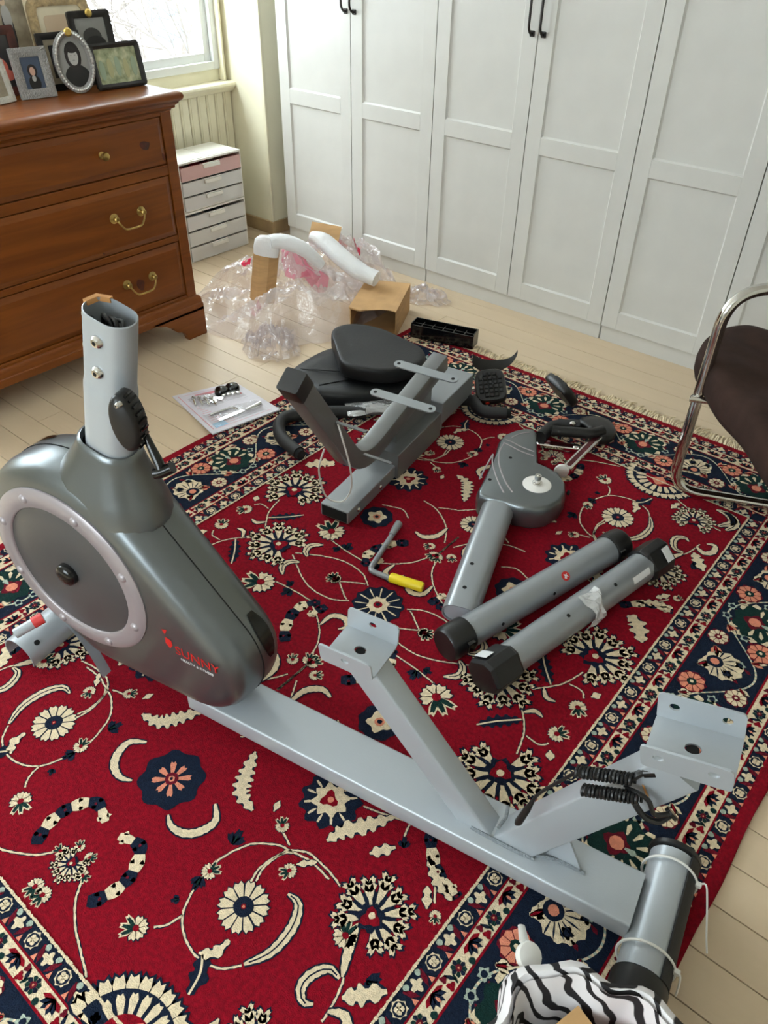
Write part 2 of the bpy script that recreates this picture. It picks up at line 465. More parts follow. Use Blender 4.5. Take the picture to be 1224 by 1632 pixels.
def curve(pts, step=0.006):
    q = smooth_path([(p[0], p[1], 0) for p in pts], 12)
    out = [q[0]]; acc = 0
    for i in range(1, len(q)):
        acc += (q[i] - q[i - 1]).length
        if acc >= step: out.append(q[i]); acc = 0
    if len(out) < 3: out = q
    return [(p.x, p.y) for p in out]
def vine(pts, layer=1, c=C_CREAM, w=0.0019):
    q = curve(pts, 0.005)
    ribbon([(a + jit(.0008), b + jit(.0008)) for a, b in q], w + .0016, C_NAVY if c == C_CREAM else C_GREEN, layer)
    ribbon([(a + jit(.0008), b + jit(.0008)) for a, b in q], [w * (0.8 + .5 * (i % 2)) for i in range(len(q))], c, layer + 1)
def taper(n, w, p=0.75): return [w * max(0.08, math.sin(PI * (0.06 + 0.9 * i / max(1, n - 1))) ** p) for i in range(n)]
def crescent(pts, w, layer=3):
    q = curve(pts, 0.006); n = len(q)
    ribbon(q, [a + .0035 for a in taper(n, w * .45)], C_NAVY, layer); ribbon(q, taper(n, w * .45), C_CREAM, layer + 1, 0.10)
    ribbon(q[1:-1:2] if n > 6 else q, .0014, C_NAVY, layer + 2) if w > .02 else None
def feather(pts, w, layer=3):
    q = curve(pts, 0.004); n = len(q)
    ribbon(q, [a * 1.05 + .002 for a in taper(n, w * .5)], C_NAVY, layer, .15, 2); ribbon(q, taper(n, w * .5), C_CREAM, layer + 1, .34, 2)
def sprig(pts, w, layer=3):
    q = curve(pts, 0.004); n = len(q)
    ribbon(q, taper(n, w * .5), C_NAVY, layer, .25, 2); ribbon(q, .0022, C_CREAM, layer + 1)
def caterpillar(pts, w, layer=3):
    q = curve(pts, 0.003); n = len(q); L = 9
    for k in range(0, n - 2, L):
        s = q[k:k + L + 1]
        m = (k // L) % 2
        wd = w * .5 * (1 if k + L < n - 3 else .7)
        if len(s) > 2:
            ribbon(s, [wd * (.75 + .3 * math.sin(PI * i / (len(s) - 1))) for i in range(len(s))], C_CREAM if m else C_NAVY, layer + m)
            c = s[len(s) // 2]; disc(c[0] + jit(w * .1), c[1] + jit(w * .1), w * .11, C_WINE_, layer + 2, 7) if not m else None
            for e_ in (.36, -.36):
                p_ = s[len(s) // 2]; q_ = s[min(len(s) // 2 + 1, len(s) - 1)]; nx_, ny_ = -(q_[1] - p_[1]), q_[0] - p_[0]; l_ = math.hypot(nx_, ny_) or 1
                disc(p_[0] + nx_ / l_ * w * e_, p_[1] + ny_ / l_ * w * e_, w * .17, C_CREAM if m else C_NAVY, layer + m, 9, 3, .2)
C_WINE_ = C_DKRED
def daisy(u, v, r, layer=3, n=12, c=C_CREAM, core=C_NAVY):
    disc(u, v, r * .93, C_NAVY if c == C_CREAM else C_DKRED, layer, 48, n, .05)
    for i in range(n):
        petal(u, v, 2 * PI * i / n, r * .34, r * 1.06, r * .235, C_NAVY, layer + 1); petal(u, v, 2 * PI * i / n, r * .36, r * 1.01, r * .195, c, layer + 2)
    disc(u, v, r * .36, core, layer + 3, 12); disc(u, v, r * .10, C_RED, layer + 4, 7); disc(u, v, r * .05, C_PINK, layer + 5, 6)
def medallion(u, v, r, layer=3):
    disc(u, v, r, C_NAVY, layer, 48, 8, .07)
    for i in range(8):
        petal(u, v, PI / 8 + 2 * PI * i / 8 + PI / 8, r * .12, r * (.62 if i % 2 == 0 else .56), r * .10, C_PINK, layer + 1, .8)
    disc(u, v, r * .20, C_DKRED, layer + 2, 8); disc(u, v, r * .10, C_PINK, layer + 3, 6); disc(u, v, r * .05, C_NAVY, layer + 4, 6)
def navydisc(u, v, r, layer=3):
    disc(u, v, r, C_NAVY, layer, 40, 9, .05); disc(u, v, r * .55, C_CREAM, layer + 1, 25, 5, .18); disc(u, v, r * .22, C_PINK, layer + 2, 9); disc(u, v, r * .12, C_NAVY, layer + 3, 7)
def fanrosette(u, v, r, layer=3):
    disc(u, v, r, C_NAVY, layer, 48, 12, .06)
    for i in range(12): petal(u, v, 2 * PI * i / 12, r * .35, r * .93, r * .035, C_CREAM, layer + 1)
    disc(u, v, r * .42, C_CREAM, layer + 2, 24, 8, .14); disc(u, v, r * .17, C_RED, layer + 3, 9); disc(u, v, r * .08, C_NAVY, layer + 4, 6)
def finger(u, v, a, r0, r1, w, c, layer):
    """serrated cream finger with two side barbs"""
    petal(u, v, a, r0, r1, w * .60, c, layer, .6)
    for s_, t_ in ((1, .52), (-1, .52), (1, .80), (-1, .80)):
        rr = r0 + (r1 - r0) * t_; x, y = u + rr * math.cos(a), v + rr * math.sin(a)
        petal(x, y, a + s_ * .75, 0, w * 1.15 * (1.25 - .3 * t_), w * .34, c, layer, .6)
def palmette(u, v, tu, tv, r, layer=3):
    a0 = math.atan2(tv - v, tu - u); m = 10
    for i in range(m):
        t = -2.35 + 4.7 * i / (m - 1); R_ = r * (1.05 - .18 * abs(t) / 2.5) * (1.06 if i % 2 == 0 else .90)
        finger(u, v, a0 + t, r * .22, R_ * 1.03, r * .245, C_NAVY, layer); finger(u, v, a0 + t, r * .26, R_ * .98, r * .205, C_CREAM, layer + 1)
    for i in range(m - 1):
        t = -2.35 + 4.7 * (i + .5) / (m - 1); petal(u, v, a0 + t, r * .18, r * .60, r * .055, C_NAVY, layer + 2, .5)
    disc(u - r * .06 * math.cos(a0), v - r * .06 * math.sin(a0), r * .33, C_NAVY, layer + 3, 24, 7, .16)
    disc(u - r * .06 * math.cos(a0), v - r * .06 * math.sin(a0), r * .22, C_RED, layer + 4, 12, 3, .30); disc(u, v, r * .08, C_CREAM, layer + 5, 8)
def navyfan(u, v, tu, tv, r, layer=3):
    """navy scalloped flower with cream streaks and a cream heart"""
    a0 = math.atan2(tv - v, tu - u)
    disc(u, v, r * .98, C_NAVY, layer, 54, 11, .10)
    for i in range(11):
        t = -2.6 + 5.2 * i / 10; petal(u, v, a0 + t, r * .55, r * .88, r * .045, C_CREAM, layer + 1, .5)
    disc(u, v, r * .56, C_CREAM, layer + 2, 36, 8, .16); disc(u + r * .05 * math.cos(a0), v + r * .05 * math.sin(a0), r * .27, C_RED, layer + 3, 15, 3, .3); disc(u, v, r * .10, C_PINK, layer + 4, 8)
def bud(u, v, tu, tv, w, layer=3):
    a0 = math.atan2(tv - v, tu - u); r = w * .74
    for i in range(5):
        t = -1.75 + 3.5 * i / 4; petal(u, v, a0 + PI + t * .9, r * .1, r * 1.0, r * .36, C_NAVY, layer, .68)
    for t in (-.62, 0, .62): petal(u, v, a0 + t, r * .1, r * 1.30, r * .24, C_CREAM, layer, .55)
    for i in range(5):
        t = -1.75 + 3.5 * i / 4; petal(u, v, a0 + PI + t * .9, r * .15, r * .90, r * .30, C_CREAM, layer + 1, .68)
    for t in (-.6, 0, .6): petal(u, v, a0 + t, r * .1, r * 1.10, r * .16, C_GREEN, layer + 1, .5)
    disc(u, v, r * .24, C_RED, layer + 2, 8)
def leaf(u, v, tu, tv, w, c=C_NAVY, layer=2):
    a0 = math.atan2(tv - v, tu - u); u -= .4 * w * math.cos(a0); v -= .4 * w * math.sin(a0)
    for t, L_ in ((0, 1.25), (.75, .95), (-.75, .95)): petal(u, v, a0 + t, 0, w * L_, w * .30, c, layer, .5)
    petal(u, v, a0, w * .1, w * .8, w * .07, C_GREEN, layer + 1, .5)
RUG = [('D',51,[335,809]),('M',72,[3,722]),('K',20,[122,699,153,725,147,762,124,787,90,794,61,780]),('F',33,[196,657,146,644,117,602,91,551]),('V',0,[426,660,374,657,333,666,294,677,252,709,230,755,224,794,233,850,256,896,295,921,341,927,387,912,414,880]),('K',22,[414,880,437,833,436,776,414,736,382,735]),('V',0,[309,770,302,730,314,685,333,666]),('V',0,[256,896,247,928,231,946]),('T',35,[207,970,165,994]),('T',26,[229,805,237,785]),('L',24,[228,834,233,850]),('L',28,[217,725,212,707]),('L',14,[222,885,216,894]),('F',19,[334,921,357,902,361,867]),('T',24,[352,700,346,713]),('T',23,[271,640,255,626]),('F',11,[233,629,224,600]),('C',29,[91,1001,105,982,116,940,107,899,75,865,22,880]),('V',0,[49,987,74,1016,121,1046,174,1067,209,1081]),('P',36,[12,978,60,972]),('T',19,[40,977,55,978]),('T',17,[18,946,28,939]),('T',27,[13,1051,12,1063]),('V',0,[316,759,307,727,314,684,326,665,358,647,414,648,458,657]),('F',12,[354,681,383,650]),('P',82,[540,659,538,548]),('K',19,[532,692,547,736,570,780]),('V',0,[556,753,577,788,588,834,590,859]),('K',21,[567,783,541,783,523,811,523,839,543,854,560,844]),('L',32,[620,752,645,745]),('F',30,[592,804,621,772,648,743]),('F',32,[367,603,382,559,407,524,440,470]),('V',0,[475,454,440,470,374,493]),('P',64,[309,528,240,545]),('F',22,[454,566,487,520]),('L',19,[496,503,484,484]),('V',0,[486,490,478,461]),('C',26,[522,446,551,478,589,506,615,512,650,523]),('V',0,[592,521,619,560]),('T',18,[635,579,643,593]),('D0',72,[24,15]),('N',52,[258,300]),('P',102,[559,229,592,298]),('P',98,[400,10,444,-1]),('T',62,[318,151,355,173]),('S',31,[517,70,475,112,440,156]),('V',0,[560,161,537,90,485,24]),('T',33,[604,51,616,34]),('V',0,[551,103,587,104,602,85]),('F',16,[614,101,630,127]),('V',0,[333,6,243,57,181,75,115,68,71,39]),('K',21,[293,17,315,32,320,61,293,87]),('V',0,[291,121,221,113,146,111]),('L',28,[231,127,236,146]),('L',20,[248,100,265,98]),('T',28,[166,1,183,11]),('V',0,[151,-2,98,33,79,42]),('C',32,[100,266,134,233,158,180,156,131,125,96]),('V',0,[135,123,79,159,37,203,17,246]),('T',24,[40,298,53,285]),('T',28,[7,270,15,252]),('V',0,[0,253,0,329,0,391]),('K',18,[71,161,70,117,37,100,12,120,25,144]),('K',20,[118,323,84,319,54,351,52,404]),('V',0,[196,468,134,457,61,408,16,340]),('C',27,[107,98,114,133,121,159]),('V',0,[84,500,136,469]),('V',0,[81,496,31,549]),('D',42,[23,471]),('V',0,[177,362,215,384,262,371,286,361]),('V',0,[269,645,314,660]),('S',33,[342,918,364,943,376,981]),('P',68,[529,956,516,1009]),('V',0,[427,1038,494,1003]),('F',17,[447,969,456,1016]),('V',0,[571,967,615,962]),('K',31,[588,1065,620,1054,641,1015,624,970]),('K',20,[587,836,616,822,637,845,629,879,604,868]),('T',36,[525,720,521,711]),('F',17,[614,579,586,540]),('F',22,[552,491,596,519,642,534]),('F',42,[556,422,589,413,634,352]),('K',13,[509,49,529,27,556,32])]
def field_quarter():
    for k, w, p in RUG:
        q = [(p[i] / 1000, p[i + 1] / 1000) for i in range(0, len(p), 2)]; w = w / 1000
        if k == 'V': vine(q)
        elif k == 'K': crescent(q, w)
        elif k == 'F': feather(q, w)
        elif k == 'S': sprig(q, w)
        elif k == 'C': caterpillar(q, w)
        elif k == 'D':
            if q[0][0] < .06 and SX < 0: continue
            daisy(q[0][0] if q[0][0] > .06 else 0, q[0][1], w)
        elif k == 'M':
            if SX > 0: medallion(0, q[0][1], w)
        elif k == 'D0':
            if SX > 0 and SY > 0: fanrosette(0, 0, w)
        elif k == 'N': navydisc(q[0][0], q[0][1], w)
        elif k == 'P':
            if q[0][1] < .03:
                if SY > 0: palmette(q[0][0], 0, q[1][0], 0, w)
            elif q[0][0] < .03:
                if SX > 0: palmette(0, q[0][1], 0, q[0][1] + .1, w * 1.1)
            elif q[0][0] < .36 and q[0][1] < .60: navyfan(*q[0], *q[1], w * 1.05)
            else: palmette(*q[0], *q[1], w)
        elif k == 'T': bud(*q[0], *q[1], w)
        elif k == 'L': leaf(*q[0], *q[1], w)
    # scalloped spandrel on the end border
    cu, cv, R = .352, FV + .03, .118
    for i in range(15):
        a = PI + PI * i / 14
        petal(cu, cv, a, R * .6, R * 1.12, R * .14, C_NAVY, 4, .7); petal(cu, cv, a, R * .6, R * 1.06, R * .10, C_CREAM, 5, .7)
    poly([(cu + R * .86 * math.cos(PI + PI * i / 16), cv + R * .86 * math.sin(PI + PI * i / 16)) for i in range(17)], C_NAVY, 6)
    for i in range(9):
        a = PI + .3 + (PI - .6) * i / 8; petal(cu, cv - .01, a, R * .35, R * .74, R * .07, C_CREAM, 7)
    poly([(cu + R * .45 * math.cos(PI + PI * i / 12), cv - .012 + R * .42 * math.sin(PI + PI * i / 12)) for i in range(13)], C_RED, 8)
    disc(cu, cv - .03, R * .2, C_PINK, 9, 12, 4, .2)
    # field edge sprigs filling the corners
    crescent([(.60, .98), (.63, 1.03), (.60, 1.06), (.56, 1.06)], .03)
for SX in (1.0, -1.0):
    for SY in (1.0, -1.0): field_quarter()
SX = SY = 1.0

# border: concentric bands given by distance outward from the field edge
def band(d0, d1, c, layer):
    a0, b0, a1, b1 = FU + d0, FV + d0, FU + d1, FV + d1
    for q in ([(-a1, -b1), (a1, -b1), (a0, -b0), (-a0, -b0)], [(a1, -b1), (a1, b1), (a0, b0), (a0, -b0)], [(a1, b1), (-a1, b1), (-a0, b0), (a0, b0)], [(-a1, b1), (-a1, -b1), (-a0, -b0), (-a0, b0)]):
        DR.poly(q, c, layer)
band(-.001, .042, C_NAVY, 2); band(.041, .045, C_RED, 3); band(.045, .082, C_CREAM, 2); band(.080, .085, C_RED, 3)
band(.085, .270, C_NAVY, 2); band(.268, .273, C_RED, 3); band(.273, .318, C_CREAM, 2); band(.315, .319, C_RED, 3); band(.319, .352, C_NAVY, 2); band(.350, BW, C_RED, 3)
DR.poly([(-FU, -FV), (FU, -FV), (FU, FV), (-FU, FV)], C_RED, 0)
SIDES = [(lambda t, d: (FU + d, t), FV), (lambda t, d: (-FU - d, t), FV), (lambda t, d: (t, FV + d), FU), (lambda t, d: (t, -FV - d), FU)]
for S, half in SIDES:
    def sp(pts, c, layer): DR.poly([S(t, d) for t, d in pts], c, layer)
    def sdisc(t, d, r, c, layer, n=12, lobes=0, amp=.2, a0=0.0):
        sp([(t + r * (1 + amp * math.cos(lobes * (a - a0))) * math.cos(a) + jit(.0007), d + r * (1 + amp * math.cos(lobes * (a - a0))) * math.sin(a) + jit(.0007)) for a in [2 * PI * i / n for i in range(n)]], c, layer)
    def spet(t, d, a, r0, r1, w, c, layer, tip=.7):
        ca, sa = math.cos(a), math.sin(a)
        sp([(t + x * ca - y * sa + jit(.0006), d + x * sa + y * ca + jit(.0006)) for x, y in [(r0, -w * .3), (r0 + (r1 - r0) * tip, -w), (r1, 0), (r0 + (r1 - r0) * tip, w), (r0, w * .3)]], c, layer)
    def sdaisy(t, d, r, n, c, core, layer, back=C_DKRED):
        sdisc(t, d, r * 1.05, back, layer, 32, n, .07)
        for i in range(n): spet(t, d, 2 * PI * i / n + .2, r * .3, r, r * .27, c, layer + 1, .78)
        sdisc(t, d, r * .32, core, layer + 2, 9); sdisc(t, d, r * .13, C_CREAM, layer + 3, 6)
    # rope along the field edge
    n = int(2 * half / .007)
    for i in range(n):
        t = -half + 2 * half * (i + .5) / n; sp([(t - .0033, -.004 + jit(.0012)), (t + .0033, -.004 + jit(.0012)), (t + .0033, .0015 + jit(.001)), (t - .0033, .0015 + jit(.001))], C_CREAM, 10)
    # narrow guards
    for off, flip in ((.0, 1), (.319, 1)):
        ext = half + off; n = max(2, int(round(2 * ext / .104))); h = .021 if off == 0 else .017
        for i in range(n):
            t = -ext + 2 * ext * (i + .5) / n; d = off + h
            sdisc(t - .026, d, .0155, C_CREAM, 4, 16, 8, .10); sdisc(t - .026, d, .011, C_NAVY, 5, 12)
            for a in range(4): sdisc(t - .026 + .0052 * math.cos(a * PI / 2 + .8), d + .0052 * math.sin(a * PI / 2 + .8), .0042, C_CREAM, 6, 7)
            sdisc(t + .026, d, .0115, C_CREAM, 4, 24, 4, .32)
            spet(t, d - .012, 1.1, 0, .034, .006, C_DKRED, 4, .5); spet(t + .052, d - .012, 2.0, 0, .034, .006, C_DKRED, 4, .5)
            sp([(t - .004, d + h * .9), (t + .008, d + h * .9), (t + .002, d + h * .3)], C_PINK, 5)
            sp([(t + .047, d + h * .9), (t + .058, d + h * .9), (t + .052, d + h * .3)], C_PINK, 5)
            sdisc(t + .044, d - .012, .0055, C_GREY, 4, 8); sdisc(t + .009, d - .012, .0055, C_GREY, 4, 8)
    # cream guards
    for off, wd in ((.045, .036), (.273, .043)):
        ext = half + off; n = max(2, int(round(2 * ext / .118))); d = off + wd / 2
        for i in range(n):
            t = -ext + 2 * ext * (i + .5) / n
            for a in range(8): spet(t - .03, d, a * PI / 4 + .2, .004, .0165, .0048, C_GREEN if a % 2 else C_NAVY, 4, .7)
            sdisc(t - .03, d, .0055, C_DKRED, 5, 9); sdisc(t - .03, d, .002, C_PINK, 6, 6)
            for a in (-1.3, -.8, -.3, .3, .8, 1.3): spet(t + .022, d - .012, PI / 2 + a, .0, .027, .0055, C_NAVY if abs(a) < 1 else C_RED, 4, .6)
            spet(t + .022, d - .004, PI / 2, 0, .014, .003, C_PINK, 5, .5)
            sdisc(t + .055, d + .008, .008, C_RED, 4, 12, 3, .3); sdisc(t + .055, d - .010, .007, C_DKRED, 4, 10, 3, .3); sdisc(t - .003, d + .012, .006, C_GREEN, 4, 8)
            spet(t - .058, d - .014, 1.2, 0, .026, .004, C_NAVY, 4, .5); spet(t - .052, d + .014, -1.2, 0, .02, .0035, C_GREEN, 4, .5)
    # main navy border: meandering rope, palmettes, rosettes, leaves
    ext = half + .17; n = max(2, int(round(2 * ext / .40))); cd = .1775; pit = 2 * ext / n
    steps = int(2 * ext / .006); pv = None
    for i in range(steps + 1):
        t = -ext + 2 * ext * i / steps; d = cd + .072 * math.cos(2 * PI * (t + ext) / pit)
        if pv: sp([(pv[0], pv[1] - .0026), (t, d - .0026), (t, d + .0026), (pv[0], pv[1] + .0026)], C_GREY if i % 2 else C_CREAM, 3)
        pv = (t, d)
    for i in range(n):
        t0 = -ext + pit * i
        # large green palmette
        t = t0 + pit * .5; d = cd + .012
        for k in range(11):
            a = -PI / 2 + (-2.5 + 5.0 * k / 10); spet(t, d, a + PI, .03, .082, .013, C_CREAM, 4, .8)
        sdisc(t, d, .068, C_GREEN, 5, 40, 9, .09)
        for k in range(7):
            a = PI / 2 + (-1.7 + 3.4 * k / 6); spet(t, d, a, .03, .06, .006, C_CREAM, 6, .7)
        sdisc(t, d - .012, .027, C_DKRED, 6, 16, 4, .2); sdisc(t, d - .012, .014, C_PINK, 7, 9); spet(t, d - .01, PI / 2, .016, .044, .008, C_GREY, 7)
        # yellow-cream fan opposite
        t = t0; d = cd - .01
        if i:
            sdisc(t, d, .05, C_CREAM, 4, 40, 11, .07)
            for k in range(9): spet(t, d - .018, PI / 2 + (-1.5 + 3.0 * k / 8), .02, .058, .0022, C_NAVY, 5, .5)
            sdisc(t, d - .022, .018, C_NAVY, 6, 14); sdisc(t, d - .022, .010, C_PINK, 7, 9)
        for q, dd, s in ((.25, .052, 1), (.75, -.052, 1), (.22, -.058, 0), (.80, .055, 0)):
            sdaisy(t0 + pit * q, cd + dd, .034 if s else .027, 9, C_PINK if s else C_CREAM, C_GREEN if s else C_DKRED, 4)
        for q, dd, a in ((.14, .05, 1.0), (.36, -.05, 2.2), (.63, -.06, 1.0), (.88, .055, 2.4), (.36, .068, .3), (.66, .070, 2.8), (.12, -.05, 2.6), (.92, -.06, .6)):
            for k in (-.6, 0, .6): spet(t0 + pit * q, cd + dd, a + k, -.006, .036 if k == 0 else .026, .0075, C_CREAM if k == 0 else (C_PINK if q < .5 else C_CREAM), 4, .55)
            spet(t0 + pit * q, cd + dd, a, -.004, .022, .003, C_RED, 5, .5)
        for q, dd in ((.32, .0), (.70, .01), (.07, .025), (.95, .01), (.45, -.07), (.56, -.072)):
            sdisc(t0 + pit * q, cd + dd, .012, C_GREY, 4, 20, 5, .25); sdisc(t0 + pit * q, cd + dd, .006, C_NAVY, 5, 8); 
            spet(t0 + pit * q, cd + dd, 2.0, .014, .036, .005, C_DKRED, 4, .6)
me = bpy.data.meshes.new('pile_pattern'); me.from_pydata(DR.v, [], DR.f)
for m in M_RUG: me.materials.append(m)
me.polygons.foreach_set('material_index', DR.m); me.update()
o = put(bpy.data.objects.new('pile_pattern', me), rug); tag(o, 'woven vines, flowers and border bands', kind='stuff')
# body of the rug: thin slab with softly rounded edges
b = MB(); A, B = FU + BW, FV + BW
rings = []
for ins, z in ((.0, .0005), (.0, .006), (.002, .009), (.006, RZ - .0001)):
    pts = []
    for cx, cy, dx, dy, n in ((-A, -B, 1, 0, 40), (A, -B, 0, 1, 60), (A, B, -1, 0, 40), (-A, B, 0, -1, 60)):
        L = 2 * A if dx else 2 * B
        for i in range(n):
            x = cx + dx * L * i / n; y = cy + dy * L * i / n
            w = .004 * math.sin(7 * x + 3 * y) + .003 * math.sin(17 * (x - y))
            pts.append(((x + (w if dy else 0)) * (1 - ins / A), (y + (w * .5 if dx else 0)) * (1 - ins / B), z))
    rings.append(pts)
b.loft(rings); b.build('backing', M_RUG[C_RED], rug, smooth=60)
# fringe on both short ends
M_fringe = mat('fringe_cotton', (226, 208, 174), 0.9, var=.08, vscale=60)
fr = MB(); rf = random.Random(5)
for sgn in (1, -1):
    x = -A + .01
    while x < A - .01:
        L = rf.uniform(.045, .085); lean = rf.uniform(-.025, .025); clump = math.sin(x * 23) * .012
        y0 = sgn * (B - .004); pts = []
        for i in range(5):
            t = i / 4; pts.append((x + lean * t * t + clump * t, y0 + sgn * L * t, .009 + .010 * math.sin(PI * t) * rf.uniform(.3, 1.2) - .0055 * t))
        fr.tube(pts, [.0026, .0032, .003, .0022, .0008], 5)
        x += rf.uniform(.0045, .009)
tag(fr.build('fringe', M_fringe, rug, fix=False), 'cream cotton fringe', kind='stuff')
# ================================================================ pine dresser
def wood(name, a, b_, knots=True):
    m = mat(name, a, 0.36, var=0.01, coat=0.08, spec=.35)
    nt = m.node_tree; L = nt.links.new; bs = nt.nodes['Principled BSDF']
    for n in list(nt.nodes):
        if n.type in ('TEX_NOISE', 'VALTORGB', 'MAPPING'): nt.nodes.remove(n)
    tc = [n for n in nt.nodes if n.type == 'TEX_COORD'][0]
    mp = nt.nodes.new('ShaderNodeMapping'); mp.inputs['Scale'].default_value = (14, 1.0, 14); L(tc.outputs['Object'], mp.inputs['Vector'])
    n1 = nt.nodes.new('ShaderNodeTexNoise'); n1.inputs['Scale'].default_value = 1.6; n1.inputs['Detail'].default_value = 6; n1.inputs['Distortion'].default_value = 1.2
    L(mp.outputs['Vector'], n1.inputs['Vector'])
    cr = nt.nodes.new('ShaderNodeValToRGB'); cr.color_ramp.elements[0].position = .25; cr.color_ramp.elements[1].position = .78
    cr.color_ramp.elements[0].color = lin(*b_); cr.color_ramp.elements[1].color = lin(*a)
    L(n1.outputs['Fac'], cr.inputs['Fac']); L(cr.outputs['Color'], bs.inputs['Base Color'])
    return m
M_pine = wood('honey_stained_pine', (132, 72, 20), (96, 46, 9))
M_brass = mat('aged_brass', (176, 150, 92), 0.28, metal=1.0, var=.12, vscale=30)
M_knot = mat('dark_wood_knot', (74, 28, 14), 0.4, var=.2, vscale=40)
DX, DY0, DY1 = -2.72, 0.74, 2.005
dr = thing('dresser', 'honey pine dresser with brass pulls, left of the drawer tower', 'dresser', (DX, DY1, 0))
DWD = DY1 - DY0; DD = 0.50         # local: x back is negative, y runs from -DWD to 0, front at x = 0
b = MB().box(-DD, -.02, -DWD, 0, .12, .945); b.build('body', M_pine, dr, smooth=0, bevel=.002)
# face frame: stiles and rails around the drawers
def fb(n, y0, y1, z0, z1, x1=0.0): return MB().box(-.024, x1, y0, y1, z0, z1).build(n, M_pine, dr, smooth=0, bevel=.003)
fb('stile', -.046, 0, .12, .918); fb('stile', -DWD, -DWD + .046, .12, .918)
for z0, z1 in ((.905, .918), (.694, .732), (.432, .457), (.150, .196)): fb('rail', -DWD + .046, -.046, z0, z1, -.003)
# moulded top: lofted edge profile swept round three sides, then slab
tp = [(.0, .918), (.004, .926), (.014, .930), (.014, .938), (.024, .946), (.026, .952), (.036, .958), (.040, .966), (.040, .974), (.035, .982), (.026, .986), (.0, .987)]
t = MB(); t.loft([[(-DD, -DWD - e, z), (e, -DWD - e, z), (e, e, z), (-DD, e, z)] for e, z in tp], cap0=True, cap1=True)
t.build('top', M_pine, dr, smooth=50)
# drawers with raised bevelled fronts
M_dark = mat('drawer_gap', (38, 18, 8), 0.9)
def drawer(z0, z1):
    y0, y1 = -DWD + .049, -.049
    d = bpy.data.objects.new('drawer', None); put(d, dr)
    b = MB(); e = .022
    o = [(-.012, y0, z0), (-.012, y1, z0), (-.012, y1, z1), (-.012, y0, z1)]
    p = [(-.006, y0, z0), (-.006, y1, z0), (-.006, y1, z1), (-.006, y0, z1)]
    q = [(.003, y0 + e, z0 + e), (.003, y1 - e, z0 + e), (.003, y1 - e, z1 - e), (.003, y0 + e, z1 - e)]
    r = [(.003, y0 + e + .004, z0 + e + .004), (.003, y1 - e - .004, z0 + e + .004), (.003, y1 - e - .004, z1 - e - .004), (.003, y0 + e + .004, z1 - e - .004)]
    b.loft([o, p, q, r]); b.build('front', M_pine, d, smooth=0, bevel=.0015)
    return d
d1, d2, d3 = drawer(.736, .903), drawer(.460, .691), drawer(.199, .429)
def knob(d, y, z):
    M = frame((.003, y, z), (0, 1, 0), (0, 0, 1))
    MB().lathe([(.012, 0), (.013, .003), (.007, .006), (.006, .014), (.012, .019), (.0155, .026), (.013, .033), (.006, .036)], 20, M=M).build('knob', M_brass, d)
def bail(d, y, z, w=.062):
    for s in (-1, 1):
        M = frame((.003, y + s * w, z), (0, 1, 0), (0, 0, 1))
        MB().lathe([(.018, 0), (.019, .003), (.013, .006), (.009, .008), (.0085, .018), (.011, .023), (.007, .027)], 18, M=M).build('rosette', M_brass, d)
    g = MB(); pts = smooth_path([(.020, y - w, z), (.030, y - w + .004, z - .012), (.034, y - w + .014, z - .028), (.036, y - w * .55, z - .040), (.037, y, z - .042), (.036, y + w * .55, z - .040), (.034, y + w - .014, z - .028), (.030, y + w - .004, z - .012), (.020, y + w, z)], 5)
    g.tube(pts, .0038, 10); g.build('bail', M_brass, d)
yk = 1.672 - DY1
for yy in (yk, -DWD - yk): knob(d1, yy, .819)
yb = 1.733 - DY1
for yy in (yb, -DWD - yb): bail(d2, yy, .592); bail(d3, yy, .330)
def knotmark(d, y, z, w, h):
    MB().loft([[(.0031 + k, y + w * math.cos(a) * (1 + .15 * math.sin(3 * a)), z + h * math.sin(a) * (1 + .2 * math.cos(2 * a + 1))) for a in [2 * PI * i / 20 for i in range(20)]] for k in (-.002, .0004)]).build('knot', M_knot, d, smooth=0)
knotmark(d1, 1.863 - DY1, .819, .022, .017); knotmark(d1, 1.94 - DY1, .765, .006, .014); knotmark(d3, 1.735 - DY1, .310, .018, .026); knotmark(d2, 1.60 - DY1, .475, .005, .005)
# base moulding and bracket feet with scrolled cut-out
pl = MB(); pf = [(.0, .185), (.010, .178), (.014, .168), (.014, .150), (.018, .146), (.018, .118)]
pl.loft([[(-DD, -DWD - e, z), (e, -DWD - e, z), (e, e, z), (-DD, e, z)] for e, z in pf]); pl.build('base_moulding', M_pine, dr, smooth=40)
def foot(side):
    pts = [(0, .13), (0, 0), (-.085, 0)]
    pts += [(-.090, .018), (-.100, .036), (-.118, .048), (-.136, .054), (-.150, .066), (-.158, .082), (-.176, .088), (-.190, .100), (-.215, .108), (-.25, .120), (-.26, .13)]
    b = MB(); q = pts if side > 0 else [(-DWD - u, z) for u, z in pts]
    b.loft([[(x, u, z) for u, z in q] for x in (-.01, .018)])
    ft = b.build('foot', M_pine, dr, smooth=0, bevel=.002)
    r = [(x - .0, z) for x, z in pts[:6]]
    b2 = MB(); yy = .018 if side > 0 else -DWD - .018
    q2 = [(.018, .13), (.018, 0), (-.10, 0), (-.11, .03), (-.15, .06), (-.18, .10), (-.2, .13)]
    b2.loft([[(x, yy - side * k, z) for x, z in q2] for k in (0, .02)]); b2.build('foot_return', M_pine, ft, smooth=0)
foot(1); foot(-1)
MB().box(-DD, -DD + .05, -.06, 0, 0, .13).build('foot', M_pine, dr, smooth=0); MB().box(-DD, -DD + .05, -DWD, -DWD + .06, 0, .13).build('foot', M_pine, dr, smooth=0)

